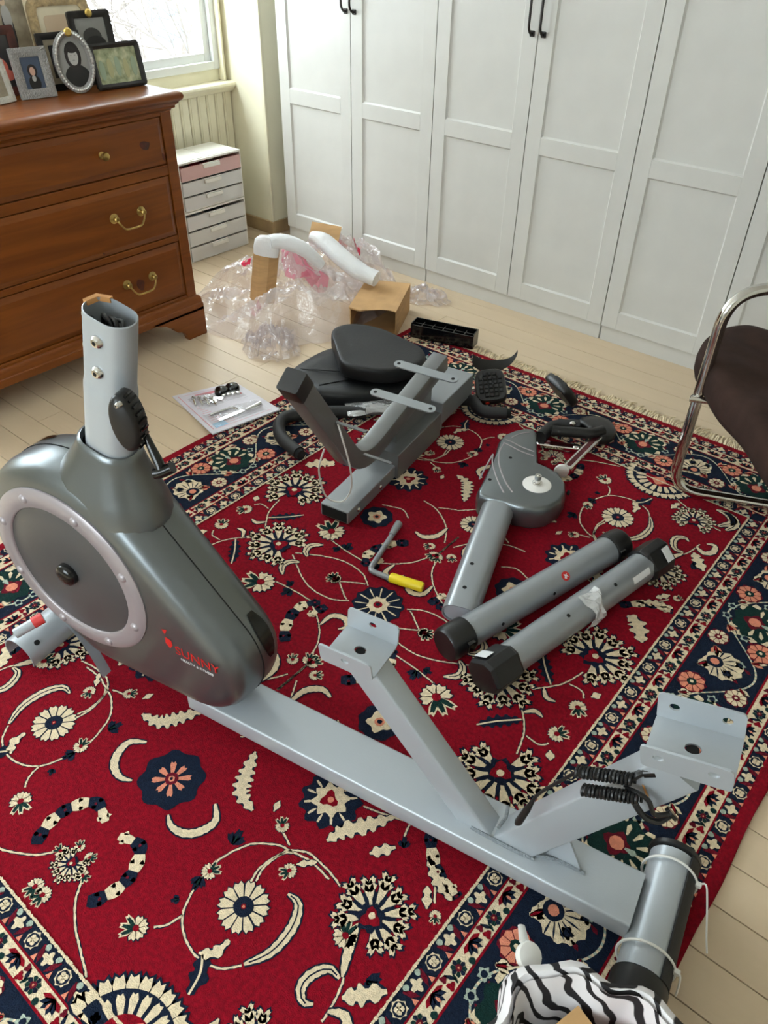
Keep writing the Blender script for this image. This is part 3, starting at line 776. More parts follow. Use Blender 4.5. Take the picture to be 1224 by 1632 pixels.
# ================================================================ drawer towers
M_pl = mat('white_plastic', (236, 233, 224), 0.35)
M_cl = glassy('clear_drawer_plastic', (252, 250, 246), 0.42, 0.2, 0.06)
M_cp = glassy('pinkish_drawer_plastic', (252, 206, 200), 0.42, 0.2, 0.06)
cont = [mat('drawer_stuff_%s' % n, c, .7) for n, c in (('rose', (226, 120, 122)), ('grey', (196, 194, 190)), ('cream', (222, 210, 190)), ('dark', (120, 116, 112)), ('blue', (150, 165, 180)), ('hot', (236, 70, 100)))]
TX, TY0, TY1 = -3.416, 2.515, 2.930
rc = random.Random(4)
def tower(z0, z1, drawers, label, cx):
    t = thing('plastic_drawer_unit', label, 'drawer unit', (TX, TY1, z0), group='stacked plastic drawer units')
    H = z1 - z0; W = TY1 - TY0; D = .235
    b = MB()
    b.box(-D, 0, -.006, 0, 0, H).box(-D, 0, -W, -W + .006, 0, H).box(-D, 0, -W + .006, -.006, H - .010, H).box(-D, -D + .005, -W + .006, -.006, 0, H - .01).box(-D, -.002, -W + .006, -.006, 0, .006)
    n = len(drawers); step = (H - .022) / n
    for i in range(1, n): b.box(-D, -.003, -W + .006, -.006, .006 + step * i - .002, .006 + step * i + .001)
    b.build('body', M_pl, t, smooth=0, bevel=.002)
    MB().box(-D + .012, -.012, -W + .02, -W / 2 - .004, H, H + .003).box(-D + .012, -.012, -W / 2 + .004, -.02, H, H + .003).build('top_panel', M_pl, t, smooth=0, bevel=.001)
    for i, pink in enumerate(drawers):
        za = .008 + step * (n - 1 - i); zb = za + step - .010
        d = bpy.data.objects.new('drawer', None); put(d, t)
        c = MB(); y0, y1 = -W + .010, -.010
        c.box(-.006, .004, y0, y1, za, zb).box(-D + .02, -.006, y0, y0 + .003, za, zb).box(-D + .02, -.006, y1 - .003, y1, za, zb).box(-D + .02, -.006, y0, y1, za, za + .003)
        c.build('box', M_cp if pink else M_cl, d, smooth=0)
        MB().box(.004, .012, (y0 + y1) / 2 - .055, (y0 + y1) / 2 + .055, zb - .022, zb - .004).box(.002, .006, (y0 + y1) / 2 - .055, (y0 + y1) / 2 + .055, zb - .004, zb + .002).build('grip', M_pl, d, smooth=0, bevel=.002)
        for k in range(7):
            q = MB(); yy = rc.uniform(y0 + .04, y1 - .06); hh = rc.uniform(.3, .8) * (zb - za)
            pts = rrect(rc.uniform(.015, .035), rc.uniform(.02, .05), .008, 3)
            q.prism([(-.05 - .12 * rc.random() + p[0], yy + p[1]) for p in pts], za + .004, za + hh)
            q.build('contents', cont[rc.choice((0, 0, 5) if pink else (1, 2, 3, 4, 2))], d, smooth=0, bevel=.003)
    return t
tower(0, .262, [0, 0, 0], 'lower white drawer unit on the floor behind the plastic wrap', 0)
tower(.2635, .506, [1, 0, 0], 'upper white drawer unit with a pink top drawer, beside the dresser', 0)
# ================================================================ picture frames on the dresser
M_silver = mat('antique_silver', (150, 148, 146), 0.35, metal=.85, var=.05, vscale=160, bump=.6, bscale=200)
M_blackfr = mat('black_frame', (26, 22, 22), 0.35)
M_brownfr = mat('reddish_wood_frame', (74, 34, 26), 0.35, var=.15, vscale=30)
M_gilt = mat('worn_gilt', (178, 154, 114), 0.5, metal=.2, var=.12, vscale=60, bump=.6, bscale=90)
M_cream = mat('cream_photo_mount', (222, 208, 178), 0.7, var=.05)
M_gold = mat('gold_ornament', (206, 176, 98), 0.3, metal=.9)
M_ivory = mat('ivory_frame', (200, 196, 186), 0.45, bump=.6, bscale=150)
def flat(name, rgb, rgb2=None, sc=12): return mat(name, rgb, 0.3, rgb2=rgb2, vscale=sc)
P_dark = flat('photo_dark_grey', (52, 50, 50)); P_mid = flat('photo_mid_grey', (140, 138, 134)); P_lite = flat('photo_light_grey', (172, 168, 163)); P_skin = flat('photo_skin', (190, 150, 130)); P_hair = flat('photo_hair', (30, 22, 22))
P_green = flat('photo_green_garden', (120, 130, 96), (196, 196, 160), 40); P_blue = flat('photo_blue_backdrop', (66, 78, 98)); P_black = flat('photo_black', (20, 18, 20)); P_coral = flat('photo_coral', (206, 108, 92)); P_sepia = flat('photo_sepia', (176, 164, 140), (120, 108, 90), 14); P_sage = flat('photo_sage', (150, 164, 140)); P_olive = flat('photo_olive', (172, 168, 126)); P_tan = flat('photo_tan', (206, 180, 150))
DT = 0.9875
def oval(rx, rz, n=28): return [(rx * math.cos(2 * PI * i / n), rz * math.sin(2 * PI * i / n)) for i in range(n)]
def ring2(b, outer, inner, d, dep, M):
    """flat moulding between two outlines of equal length, front at depth d, back at -dep"""
    n = len(outer)
    r0 = [(p[0], p[1], -dep) for p in outer]; r1 = [(p[0], p[1], d * .7) for p in outer]
    mid = [((p[0] * .55 + q[0] * .45), (p[1] * .55 + q[1] * .45), d) for p, q in zip(outer, inner)]
    r2 = [(q[0], q[1], d * .35) for q in inner]; r3 = [(q[0], q[1], -dep) for q in inner]
    b.loft([r0, r1, mid, r2, r3, r0], cap0=False, cap1=False, M=M)
def picture(name, label, y, x, w, h, lean, turn, mfr, mw, photo, shape='rect', mount=None, prints=(), z=DT, orn=None, corner=.004):
    """turn: rotation about z of a frame facing +x; lean: backward tilt"""
    t = thing(name, label, 'picture frame', (x, y, z), rot=(0, 0, turn))
    M = Matrix.Rotation(-lean, 4, 'Y') @ frame((0, 0, h / 2 + .001), (0, 1, 0), (0, 0, 1))      # local x -> right, y -> up, z -> out
    M = Matrix.Translation((0, 0, 0.0)) @ M
    if shape == 'rect': out, inn = rrect(w / 2, h / 2, corner, 4), rrect(w / 2 - mw, h / 2 - mw, max(.001, corner * .4), 4)
    else: out, inn = oval(w / 2, h / 2), oval(w / 2 - mw, h / 2 - mw)
    b = MB(); ring2(b, out, inn, .008, .008, M); b.build('moulding', mfr, t, smooth=40)
    b = MB(); b.loft([[(p[0] * 1.0, p[1] * 1.0, zz) for p in inn] for zz in (-.006, -.002)], M=M); ph = b.build('photo', mount if mount else photo, t, smooth=0)
    if mount:
        b = MB(); b.loft([[(p[0] * .74, p[1] * .74, zz) for p in inn] for zz in (-.003, -.0012)], M=M); b.build('print', photo, ph, smooth=0)
    for k, (m, px, pz, rx, rz) in enumerate(prints):
        b = MB(); b.loft([[(px * w + a * w, pz * h + c * h, zz) for a, c in oval(rx, rz, 18)] for zz in (-.0022, -.0008 + .00015 * k)], M=M); b.build('print', m, ph, smooth=0)
    b = MB(); hh = h * .8
    b.loft([[(s * .02, -h / 2 + .0, -.008 - lean * 0 - .0) if False else (s * .02, yy, zz) for s in (-1, 1) for _ in (0,)] for yy, zz in ((h * .25, -.009), (-h * .45, -.035 - .25 * h))], cap0=False, cap1=False, closed=False, M=M) if False else b.box(-.02, .02, -h * .45, h * .25, -.014, -.0085, M=M)
    b.build('easel_back', M_blackfr, t, smooth=0)
    if shape == 'oval':
        n_ = 96; MB().tube([M @ Vector(((w / 2 - mw * .45) * math.cos(2 * PI * i / n_), (h / 2 - mw * .45) * math.sin(2 * PI * i / n_), .009)) for i in range(n_)], [.0045 if i % 2 else .0022 for i in range(n_)], 8, close=True).build('beading', mat('bright_silver_beads', (200, 198, 194), .3, metal=.8), t)
    if orn:
        b = MB(); b.lathe([(.0, .0), (.012, .0), (.014, .004), (.010, .009), (.0, .011)][1:], 14, M=M @ Matrix.Translation((0, h / 2 - mw * .4, .006))); b.build('ornament', M_gold, t)
    return t
# front row, left to right
picture('picture_frame', 'ivory ornate frame cut off at the left edge of the photo', 1.475, -2.93, .085, .13, .18, .25, M_ivory, .02, P_sepia)
picture('picture_frame', 'small silver frame with a colour portrait of a dark-haired person', 1.600, -2.925, .128, .158, .18, -.18, M_silver, .030, P_blue, mount=None, prints=((P_black, 0, -.20, .16, .16), (P_hair, 0, .04, .13, .13), (P_skin, 0, .03, .075, .085), (P_lite, 0, -.11, .055, .06)), corner=.003)
picture('oval_picture_frame', 'oval silver frame with a black and white portrait', 1.752, -2.895, .142, .200, .18, -.28, M_silver, .020, P_mid, shape='oval', prints=((P_black, .02, -.24, .32, .20), (P_hair, .0, .10, .20, .22), (P_skin if False else P_lite, 0, .08, .125, .135), (P_mid, 0, .025, .035, .010), (P_mid, -.05, .105, .024, .009), (P_mid, .05, .105, .024, .009), (P_hair, .0, .19, .13, .05)), orn=True)
picture('picture_frame', 'black landscape frame with a faded green group photo', 1.920, -2.875, .205, .150, .20, -.10, M_blackfr, .018, P_green, prints=tuple((P_olive if k % 2 else P_sage, -.32 + .16 * k, -.08 + .03 * (k % 3), .055, .22) for k in range(5)), corner=.012)
# middle row
picture('picture_frame', 'reddish brown frame behind the small silver frame', 1.520, -3.03, .20, .215, .14, -.12, M_brownfr, .028, P_dark, prints=((P_coral, .04, -.08, .2, .16), (P_tan, -.18, -.18, .1, .07), (P_coral, .22, -.2, .1, .08)))
picture('picture_frame', 'plain dark frame directly behind the oval frame', 1.765, -2.985, .165, .185, .14, -.1, M_blackfr, .022, P_dark, mount=P_sepia)
picture('picture_frame', 'black frame with a gold ornament at its top', 1.915, -2.995, .165, .240, .14, -.15, M_blackfr, .024, P_mid, prints=((P_dark, .0, .15, .22, .12), (P_black, .05, .06, .25, .1)), orn=True, corner=.010)
# back row
picture('picture_frame', 'worn gilt frame with rounded corners beside the window', 1.855, -3.09, .24, .285, .12, -.12, M_gilt, .034, P_tan, mount=M_cream, corner=.045)
picture('picture_frame', 'tall cream frame with an old photo of a standing person', 1.665, -3.13, .21, .37, .10, -.10, M_cream, .032, P_sepia, prints=((P_dark, .0, -.02, .10, .2), (P_lite, .01, .10, .08, .11), (P_tan, .0, .235, .045, .035), (P_hair, 0, .262, .045, .018)))
picture('picture_frame', 'dark wooden frame at the far left, behind the others', 1.44, -3.12, .20, .32, .12, .15, M_blackfr, .03, P_dark, prints=((P_coral, .0, -.1, .2, .15),))
picture('picture_frame', 'dark frame rising behind the gilt frame at the photo top', 1.80, -3.185, .16, .36, .10, .0, M_blackfr, .02, P_mid)
# ================================================================ exercise bike main frame
M_grey = mat('silver_grey_paint', (172, 178, 183), 0.34, metal=0.25, spec=.5, bump=.03, bscale=300)
M_gdark = mat('gunmetal_paint', (116, 121, 123), 0.30, metal=0.80, spec=.5)
M_gdisc = mat('dark_disc_plastic', (84, 84, 85), 0.38, metal=0.35)
M_ring = mat('pale_silver_ring', (160, 152, 155), 0.35, metal=.35)
M_blk = mat('black_plastic', (20, 20, 21), 0.38)
M_blkgl = mat('glossy_black_plastic', (12, 12, 13), 0.15)
M_foam = mat('black_foam', (24, 24, 25), 0.62, bump=.1, bscale=400)
M_chrome = mat('chrome', (214, 212, 208), 0.12, metal=1.0)
M_zip = mat('white_nylon', (226, 224, 218), 0.4)
M_redp = mat('red_print', (196, 32, 28), 0.5)
M_whitep = mat('white_print', (214, 212, 210), 0.5)
M_hole = mat('dark_hole', (10, 10, 10), 0.9)
M_tape = mat('tan_tape', (196, 140, 82), 0.6)
M_weld = mat('grey_weld', (132, 138, 142), 0.45, metal=.3, bump=.6, bscale=200)
A10 = math.radians(10.3); S0 = -0.60
E1 = Vector((math.cos(A10), math.sin(A10), 0)); E2 = Vector((-math.sin(A10), math.cos(A10), 0))
org = E1 * S0 + E2 * 0.847
bike = thing('exercise_bike_frame', 'grey recumbent bike frame with flywheel housing and long beam on the rug', 'exercise bike', (org.x, org.y, 0), A10)
L = lambda s: s - S0                     # distance along the beam -> local x
# long beam
b = MB().prism([(u, v) for u, v in rrect(.058, .026, .006, 3)], L(-.95), L(.098), M=Matrix(((0, 0, 1, 0), (1, 0, 0, 0), (0, 1, 0, .080), (0, 0, 0, 1))))
b.build('beam', M_grey, bike, smooth=40)
MB().prism(rrect(.022, .024, .005, 3), L(-1.43), L(-.94), M=Matrix(((0, 0, 1, 0), (1, 0, 0, .012), (0, 1, 0, .072), (0, 0, 0, 1)))).build('front_beam', M_grey, bike, smooth=40)
# housing: hull of a large and a small circle, rounded towards both faces
def hull(c1, r1, c2, r2, n=72):
    pts = []
    for i in range(n):
        a = 2 * PI * i / n; d = (math.cos(a), math.sin(a))
        c, r = max(((c1, r1), (c2, r2), ((-1.165, .268), r2 + .010)), key=lambda q: q[0][0] * d[0] + q[0][1] * d[1] + q[1])
        pts.append((c[0] + r * d[0], c[1] + r * d[1]))
    return pts
HC1, HR1, HC2, HR2 = (-1.195, .408), .268, (-.905, .266), .150
rings = []
T = .088
for y, ins in ((-T, .075), (-T + .001, .050), (-T + .006, .030), (-T + .016, .015), (-T + .032, .005), (-T + .05, .0), (-.002, .0), (.002, .0), (T - .05, .0), (T - .032, .005), (T - .016, .015), (T - .006, .030), (T - .001, .050), (T, .075)):
    rings.append([(L(s), y, z) for s, z in hull(HC1, HR1 - ins, HC2, HR2 - ins)])
hb = MB(); hb.loft(rings); housing = hb.build('housing', M_gdark, bike, smooth=50)
hp = hull(HC1, HR1 + .0006, HC2, HR2 + .0006, 96)
MB().tube([(L(s), .0, z) for s, z in hp], .0013, 6, close=True).build('seam', M_hole, housing)
# face disc: dark inner plate, pale ring with domed studs, black centre knob
Mf = frame((L(HC1[0]), -T, HC1[1]), (1, 0, 0), (0, 0, 1))      # local z points to -y
def annulus(r0, r1, h, nm, m, z0=-.004):
    MB().lathe([(r0, z0), (r0, h * .6), (r0 + .004, h), (r1 - .008, h), (r1, h * .3), (r1, z0), (r0, z0)], 64, M=Mf, cap0=False, cap1=False).build(nm, m, housing, smooth=50)
annulus(.168, .214, .009, 'face_ring', M_ring)
MB().lathe([(.171, .001), (.166, .004), (.06, .0055), (.001, .0055)], 64, M=Mf).build('face_disc', M_gdisc, housing, smooth=50)
for k in range(8):
    a = math.radians(22 + 45 * k)
    MB().lathe([(.0115, .008), (.010, .012), (.005, .0145), (.001, .015)], 14, M=Mf @ Matrix.Translation((.191 * math.cos(a), .191 * math.sin(a), 0))).build('stud', M_ring, housing, smooth=60)
MB().lathe([(.027, .003), (.027, .016), (.024, .022), (.012, .026), (.001, .0265)], 32, M=Mf).build('centre_knob', M_blkgl, housing, smooth=50)
# logo on the near face
def text(body, size, M, m, parent, nm):
    c = bpy.data.curves.new(nm, 'FONT'); c.body = body; c.size = size; c.extrude = .0003; c.align_x = 'LEFT'; c.resolution_u = 3
    o = bpy.data.objects.new(nm, c); COL.objects.link(o); bpy.context.view_layer.update()
    me = bpy.data.meshes.new_from_object(o.evaluated_get(bpy.context.evaluated_depsgraph_get()))
    bpy.data.objects.remove(o); me.transform(M); me.name = nm; me.materials.clear(); me.materials.append(m)
    return put(bpy.data.objects.new(nm, me), parent)
lg = frame((L(-.918), -T - .0006, .300), (1, 0, 0), (0, 0, 1))
t1 = text('SUNNY', .036, lg @ Matrix.Translation((.0, .0, 0)), M_redp, housing, 'logo_text')
text('HEALTH & FITNESS', .0105, lg @ Matrix.Translation((.012, -.016, 0)), M_whitep, housing, 'logo_text')
bm_ = MB(); bm_.add([(-.028, .06, 0), (-.012, .066, 0), (-.020, .048, 0), (-.022, .040, 0), (-.006, .036, 0), (-.004, .022, 0), (-.014, .008, 0), (-.024, .020, 0)], [(0, 2, 1), (3, 7, 6, 5, 4)], M=lg @ Matrix.Translation((0, 0, .0004)))
bm_.build('logo_mark', M_redp, housing, smooth=0)
# black vent on the nose and black strip on the shoulder (far half)
def patch(nm, a0, a1, y0, y1, m, c, r, taper_=True):
    b = MB(); n = 10; rg = []
    for i in range(n + 1):
        t = i / n; a = a0 + (a1 - a0) * t; w = (y1 - y0) / 2 * (math.sin(PI * (.08 + .86 * t)) ** .6 if taper_ else 1); ym = (y0 + y1) / 2
        rg.append([(L(c[0] + (r + .0018) * math.cos(a)), ym + s * w, c[1] + (r + .0018) * math.sin(a)) for s in (-1, -.5, 0, .5, 1)])
    b.loft(rg, closed=False, cap0=False, cap1=False); b.build(nm, m, housing, smooth=60)
patch('nose_vent', math.radians(48), math.radians(2), .012, .048, M_blkgl, HC2, HR2)
patch('shoulder_strip', math.radians(110), math.radians(150), .020, .044, M_blkgl, HC1, HR1)
# collar
ax = Vector((.255, 0, .967)).normalized()
def stad(hx, hy, n=10):
    r = hy; out = []
    for cx, a0 in ((hx - r, -90), (-hx + r, 90)):
        for i in range(n + 1):
            a = math.radians(a0 + 180 * i / n); out.append((cx + r * math.cos(a), r * math.sin(a)))
    return out
def stadrings(spec):
    rg = []
    for s, z, hx, hy in spec:
        rg.append([Vector((L(s), 0, z)) + Vector((u * ax.z, v, -u * ax.x)) for u, v in stad(hx, hy)])
    return rg
MB().loft(stadrings([(-1.105, .600, .130, .080), (-1.108, .603, .137, .087), (-1.105, .612, .134, .086), (-1.095, .650, .108, .073), (-1.084, .70, .080, .058), (-1.078, .728, .068, .050), (-1.076, .738, .066, .048), (-1.075, .742, .060, .043), (-1.078, .730, .055, .040)]), cap1=False).build('collar', M_gdark, bike, smooth=50)
# post: lower sleeve and narrower upper insert, open at the top
pb = MB(); p0 = Vector((L(-1.103), 0, .62))
def pr(d, hx, hy): c = p0 + ax * d; return [c + Vector((u * ax.z, v, -u * ax.x)) for u, v in stad(hx, hy)]
pb.loft([pr(0, .052, .038), pr(.26, .052, .038), pr(.267, .0508, .037), pr(.276, .0495, .0355), pr(.415, .0495, .0355), pr(.4165, .0475, .0335), pr(.36, .0465, .0325)], cap1=False)
post = pb.build('post', M_grey, bike, smooth=45)
MB().loft([pr(.366, .0463, .0323), pr(.367, .0463, .0323)]).build('post_interior', M_hole, post, smooth=0)
for k in range(3):
    u = -.008 + .013 * k
    c = [p0 + ax * d + Vector((uu * ax.z, vv, -uu * ax.x)) for d, uu, vv in ((.365, u - .016, .010), (.398, u - .012, .004), (.406, u + .004, -.006 + .006 * k), (.398, u + .018, -.008), (.366, u + .020, -.01))]
    MB().tube(smooth_path(c, 5), .0042, 8).build('cable', M_blk, post)
MB().loft([[c + Vector((0, 0, h)) for c in [p0 + ax * .409 + Vector((u * ax.z, v, -u * ax.x)) for u, v in ((-.051, -.008), (-.050, .022), (-.028, .037), (-.026, .028), (-.042, .018), (-.043, -.006))]] for h in (0, .009)]).build('tape', M_tape, post, smooth=0)
def bolt(M, parent, r=.0125):
    o = MB().lathe([(r, -.002), (r, .001), (r * .9, .005), (r * .62, .0085), (r * .35, .009)], 18, M=M).build('bolt', M_chrome, parent)
    MB().lathe([(r * .36, .0085), (r * .34, .0095)], 6, M=M).build('socket', M_hole, o, smooth=0)
for d in (.376, .312):
    c = p0 + ax * d + Vector((.006 * ax.z, -.0355, -.006 * ax.x)); bolt(frame(c, (1, 0, 0), (0, 0, 1)), post)
    c = p0 + ax * (d + .012) + Vector((-.0495 * ax.z, .0, .0495 * ax.x)); bolt(frame(c, (0, -1, 0), (0, 0, 1)), post)
# tension adjuster: flat black oval housing with teeth, and lever
tb = MB(); c0 = Vector((L(-.957), -.044, .848))
ov = [(.0255 * math.cos(a), .056 * math.sin(a)) for a in [2 * PI * i / 28 for i in range(28)]]
Ma = frame(c0, (.96, .28, .10), (-.12, 0, 1))
tb.loft([[(x * k, y * k, z) for x, y in ov] for k, z in ((.80, .024), (.93, .021), (1, .014), (1, -.014), (.92, -.020))], M=Ma)
ta = tb.build('tension_adjuster', M_blk, bike, smooth=50)
for i in range(9):
    a = math.radians(-62 + 124 * i / 8)
    MB().box(-.0025, .0045, -.0022, .0022, -.012, .012, M=Ma @ Matrix.Translation((.025 * math.cos(a), .055 * math.sin(a), 0)) @ Matrix.Rotation(a, 4, 'Z')).build('tooth', M_blkgl, ta, smooth=0)
lv = [(-.940, -.03, .815), (-.925, -.035, .795), (-.908, -.04, .770), (-.900, -.045, .758)]
MB().tube([(L(s), y, z) for s, y, z in lv], [.007, .008, .010, .009], 12).build('lever', M_blkgl, ta)
MB().tube(smooth_path([(L(-.912), -.05, .752), (L(-.900), -.045, .756), (L(-.880), -.035, .768)], 4), [.011] * 9, 12).build('lever_grip', M_blkgl, ta)
bolt(frame((L(-.948), -.064, .892), (1, 0, 0), (0, 0, 1)), ta, .006)
# front saddle (half pipe across the beam), pin with red tape, loose fender strip
sd = MB(); n = 14; R = .050
sd.loft([[(L(-1.445) + R * math.cos(a) * k, y, .040 + R * math.sin(a) * k) for k, aa in ((1, 1),) for a in [PI * (-.12 + 1.24 * i / n) for i in range(n + 1)]] + [(L(-1.445) + (R - .003) * math.cos(a), y, .040 + (R - .003) * math.sin(a)) for a in [PI * (-.12 + 1.24 * i / n) for i in range(n, -1, -1)]] for y in (-.140, .140)])
sad = sd.build('front_saddle', M_grey, bike, smooth=45)
for yv in (-.105,):
    MB().cyl((L(-1.445) + R * .72, yv, .040 + R * .66), (L(-1.445) + R * .78, yv, .040 + R * .72), .007, n=14).build('bolt_hole', M_hole, sad)
MB().tube([(L(-1.405), -.150, .150), (L(-1.375), -.085, .165)], .013, 16).build('pivot_pin', M_grey, bike)
MB().tube([(L(-1.386), -.108, .160), (L(-1.375), -.085, .165)], .0145, 16).build('red_tape', mat('red_tape', (206, 60, 58), .5), bike)
fs = MB(); n = 12
fs.loft([[(L(-1.345 + .12 * t + .01 * math.sin(PI * t)), -.075 + dy, .185 - .17 * t + .035 * math.sin(PI * t)) for t in [i / n for i in range(n + 1)]] for dy in (0, .026, .0275, .0015)], closed=False, cap0=False, cap1=False)
fs.build('loose_strip', M_grey, bike, smooth=60)
# V posts, seat brackets, gusset
def post_box(nm, a, b_, w, d):
    a = Vector((L(a[0]), 0, a[1])); b_ = Vector((L(b_[0]), 0, b_[1]))
    M = frame(a, (0, 1, 0), (b_ - a).cross(Vector((0, 1, 0))))
    M = Matrix((Vector((0, 1, 0)), (b_ - a).normalized().cross(Vector((0, 1, 0))) * -1, (b_ - a).normalized())).transposed().to_4x4(); M.translation = a
    return MB().prism(rrect(d / 2, w / 2, .005, 3), 0, (b_ - a).length, M=M).build(nm, M_grey, bike, smooth=40)
pa = post_box('front_seat_post', (-.215, .085), (-.500, .436), .060, .052)
pc = post_box('rear_seat_post', (-.155, .090), (.074, .528), .075, .052)
MB().prism([(L(-.085), .104), (L(-.012), .104), (L(-.058), .205)], -.003, .003, M=Matrix(((1, 0, 0, 0), (0, 0, 1, 0), (0, 1, 0, 0), (0, 0, 0, 1)))).build('gusset', M_grey, bike, smooth=0, bevel=.001)
MB().tube(smooth_path([(L(-.235), -.027, .107), (L(-.17), -.029, .108), (L(-.10), -.027, .107)], 6), .0045, 8).build('weld_bead', M_weld, bike)
MB().tube(smooth_path([(L(-.11), -.02, .107), (L(-.06), -.006, .108), (L(-.005), -.004, .107)], 6), .004, 8).build('weld_bead', M_weld, bike)
MB().tube([(L(-.182), -.026, .150), (L(-.176), .0, .156), (L(-.182), .026, .150)], .004, 8).build('weld_bead', M_weld, bike)
def holeplate(x0, x1, y0, y1, holes, r, th, M, nm, parent):
    """rounded flat plate in local xy with round holes really cut through"""
    bmx = bmesh.new(); edges = []
    def loop(pts):
        vs = [bmx.verts.new((p[0], p[1], 0)) for p in pts]
        return [bmx.edges.new((vs[i], vs[(i + 1) % len(vs)])) for i in range(len(vs))]
    hx, hy = (x1 - x0) / 2, (y1 - y0) / 2
    edges += loop([(x0 + hx + p[0], y0 + hy + p[1]) for p in rrect(hx, hy, .008, 4)])
    for hxx, hyy, hr in holes: edges += loop([(hxx + hr * 1.25 * math.cos(2 * PI * i / 16), hyy + hr * math.sin(2 * PI * i / 16)) for i in range(16)])
    bmesh.ops.triangle_fill(bmx, edges=edges, use_beauty=True)
    g = bmesh.ops.extrude_face_region(bmx, geom=list(bmx.faces))
    bmesh.ops.translate(bmx, vec=(0, 0, th), verts=[v for v in g['geom'] if isinstance(v, bmesh.types.BMVert)])
    bmesh.ops.recalc_face_normals(bmx, faces=bmx.faces); bmx.transform(M)
    me = bpy.data.meshes.new(nm); bmx.to_mesh(me); bmx.free(); me.materials.append(M_grey)
    return mesh_obj(nm, me, parent, 40)
def bracket(s, z, ln, wd, fh, tilt):
    br = bpy.data.objects.new('seat_bracket', None); put(br, bike); br.location = (L(s), 0, z); br.rotation_euler = (0, -tilt, 0)
    holeplate(-ln / 2, ln / 2, -wd / 2, wd / 2, [(0, 0, .010)], .01, .004, Matrix.Identity(4), 'base_plate', br)
    for sg in (-1, 1):
        M = frame((0, sg * wd / 2, 0), (1, 0, 0), (0, sg * .13, 1))
        holeplate(-ln / 2, ln / 2, -.002, fh, [(-ln * .30, fh * .58, .0065), (ln * .30, fh * .58, .0065)] if ln > .12 else [(0.0, fh * .58, .0065)], .006, .004 * 1, M, 'flange', br)
    MB().cyl((0, 0, -.03), (0, 0, .001), .0098, n=16).build('bolt_well', M_hole, br)
    return br
bracket(-.510, .452, .112, .095, .048, .02)
bracket(.080, .566, .130, .098, .050, .20)
# coiled sensor cable and pigtail hanging out of the rear post
cc = MB(); base = Vector((L(.016), -.040, .492)); dirv = Vector((-.085, -.01, -.030)); N = 340
for off in ((0, 0, 0), (.018, -.012, -.022)):
    pts = []
    for i in range(N + 1):
        t = i / N; a = 2 * PI * 15 * t; c = base + Vector(off) + dirv * t + Vector((0, -.004 * math.sin(PI * t), .006 * math.sin(PI * t)))
        u = Vector((.39, 0, -.92)); v = Vector((0, 1, 0)); pts.append(c + u * .0088 * math.cos(a) + v * .0088 * math.sin(a))
    o = MB().tube(pts, .0026, 5).build('coiled_cable', M_blk, pc, smooth=60)
    o.parent = bike
def cable(pts, r, nm='sensor_cable', m=None): return MB().tube(smooth_path([(L(s), y, z) for s, y, z in pts], 8), r, 8).build(nm, m or M_blk, bike)
cable([(-.068, -.045, .455), (-.088, -.045, .415), (-.118, -.048, .355), (-.128, -.052, .315)], .0032)
MB().tube([(L(-.126), -.05, .325), (L(-.131), -.053, .300), (L(-.140), -.058, .258), (L(-.143), -.059, .250)], [.004, .0065, .0075, .004], 10).build('cable_plug', M_blk, bike)
cable([(.020, -.045, .462), (.035, -.052, .445), (.052, -.052, .430), (.072, -.045, .425), (.085, -.03, .432)], .0055)
cable([(.010, -.045, .470), (.030, -.05, .478), (.048, -.05, .470), (.062, -.05, .445), (.082, -.035, .440)], .0040)
cable([(.005, -.04, .470), (.018, -.03, .492), (.030, -.02, .500)], .0065)
MB().tube([(L(.085), -.030, .432), (L(.088), -.026, .436)], .012, 14).build('cable_grommet', M_blkgl, bike)
MB().tube([(L(.026), -.022, .497), (L(.042), -.018, .505)], .0095, 12).build('cable_jack', M_blkgl, bike)
MB().loft([[(L(.030 + .030 * t + dx), -.0275, .472 - .055 * t) for t in (0, 1)] for dx in (0, .004)], closed=False, cap0=False, cap1=False).build('paper_tape', M_tape, bike, smooth=0)
# rear cross tube with end caps, black wear sleeve, zip ties
RT = .046; rs = L(.142); rz = .0645
Mt = frame((rs, -.155, rz), (0, 0, 1), (1, 0, 0))     # local z along +y
MB().tube([(rs, -.115, rz), (rs, .135, rz)], RT, 28).build('rear_tube', M_grey, bike, smooth=40)
for y0, y1 in ((-.118, -.168), (.138, .150)):
    MB().tube([(rs, y0, rz), (rs, y0 + (y1 - y0) * .15, rz), (rs, y0 + (y1 - y0) * .9, rz), (rs, y1, rz)], [RT + .003, RT + .0055, RT + .0055, RT], 28).build('end_cap', M_blk, bike, smooth=40)
sl = MB(); n = 14
sl.loft([[(rs + (RT + h) * math.cos(a), y, rz + (RT + h) * math.sin(a)) for a in [math.radians(-128 + 184 * i / n) for i in range(n + 1)] for h in (.0045,)] + [(rs + RT * math.cos(a), y, rz + RT * math.sin(a)) for a in [math.radians(-128 + 184 * i / n) for i in range(n, -1, -1)]] for y in (-.118, .138)])
sl.build('black_sleeve', M_foam, bike, smooth=40)
def ziptie(y, tail):
    o = MB().tube([(rs + (RT + .0065) * math.cos(a), y + .008 * math.sin(a), rz + (RT + .0065) * math.sin(a)) for a in [2 * PI * i / 32 for i in range(32)]], .0026, 6, close=True, flat=1.0).build('zip_tie', M_zip, bike)
    hd = Vector((rs + (RT + .009) * math.cos(.35), y, rz + (RT + .009) * math.sin(.35)))
    MB().box(-.006, .006, -.005, .005, -.005, .006, M=Matrix.Translation(hd)).build('head', M_zip, o, smooth=0, bevel=.002)
    MB().tube(smooth_path([hd + Vector(p) for p in tail], 5), .0019, 6).build('tail', M_zip, o)
ziptie(.098, [(0, 0, 0), (.012, .004, .006), (.022, -.02, -.004), (.036, -.075, -.02), (.045, -.105, -.028)])
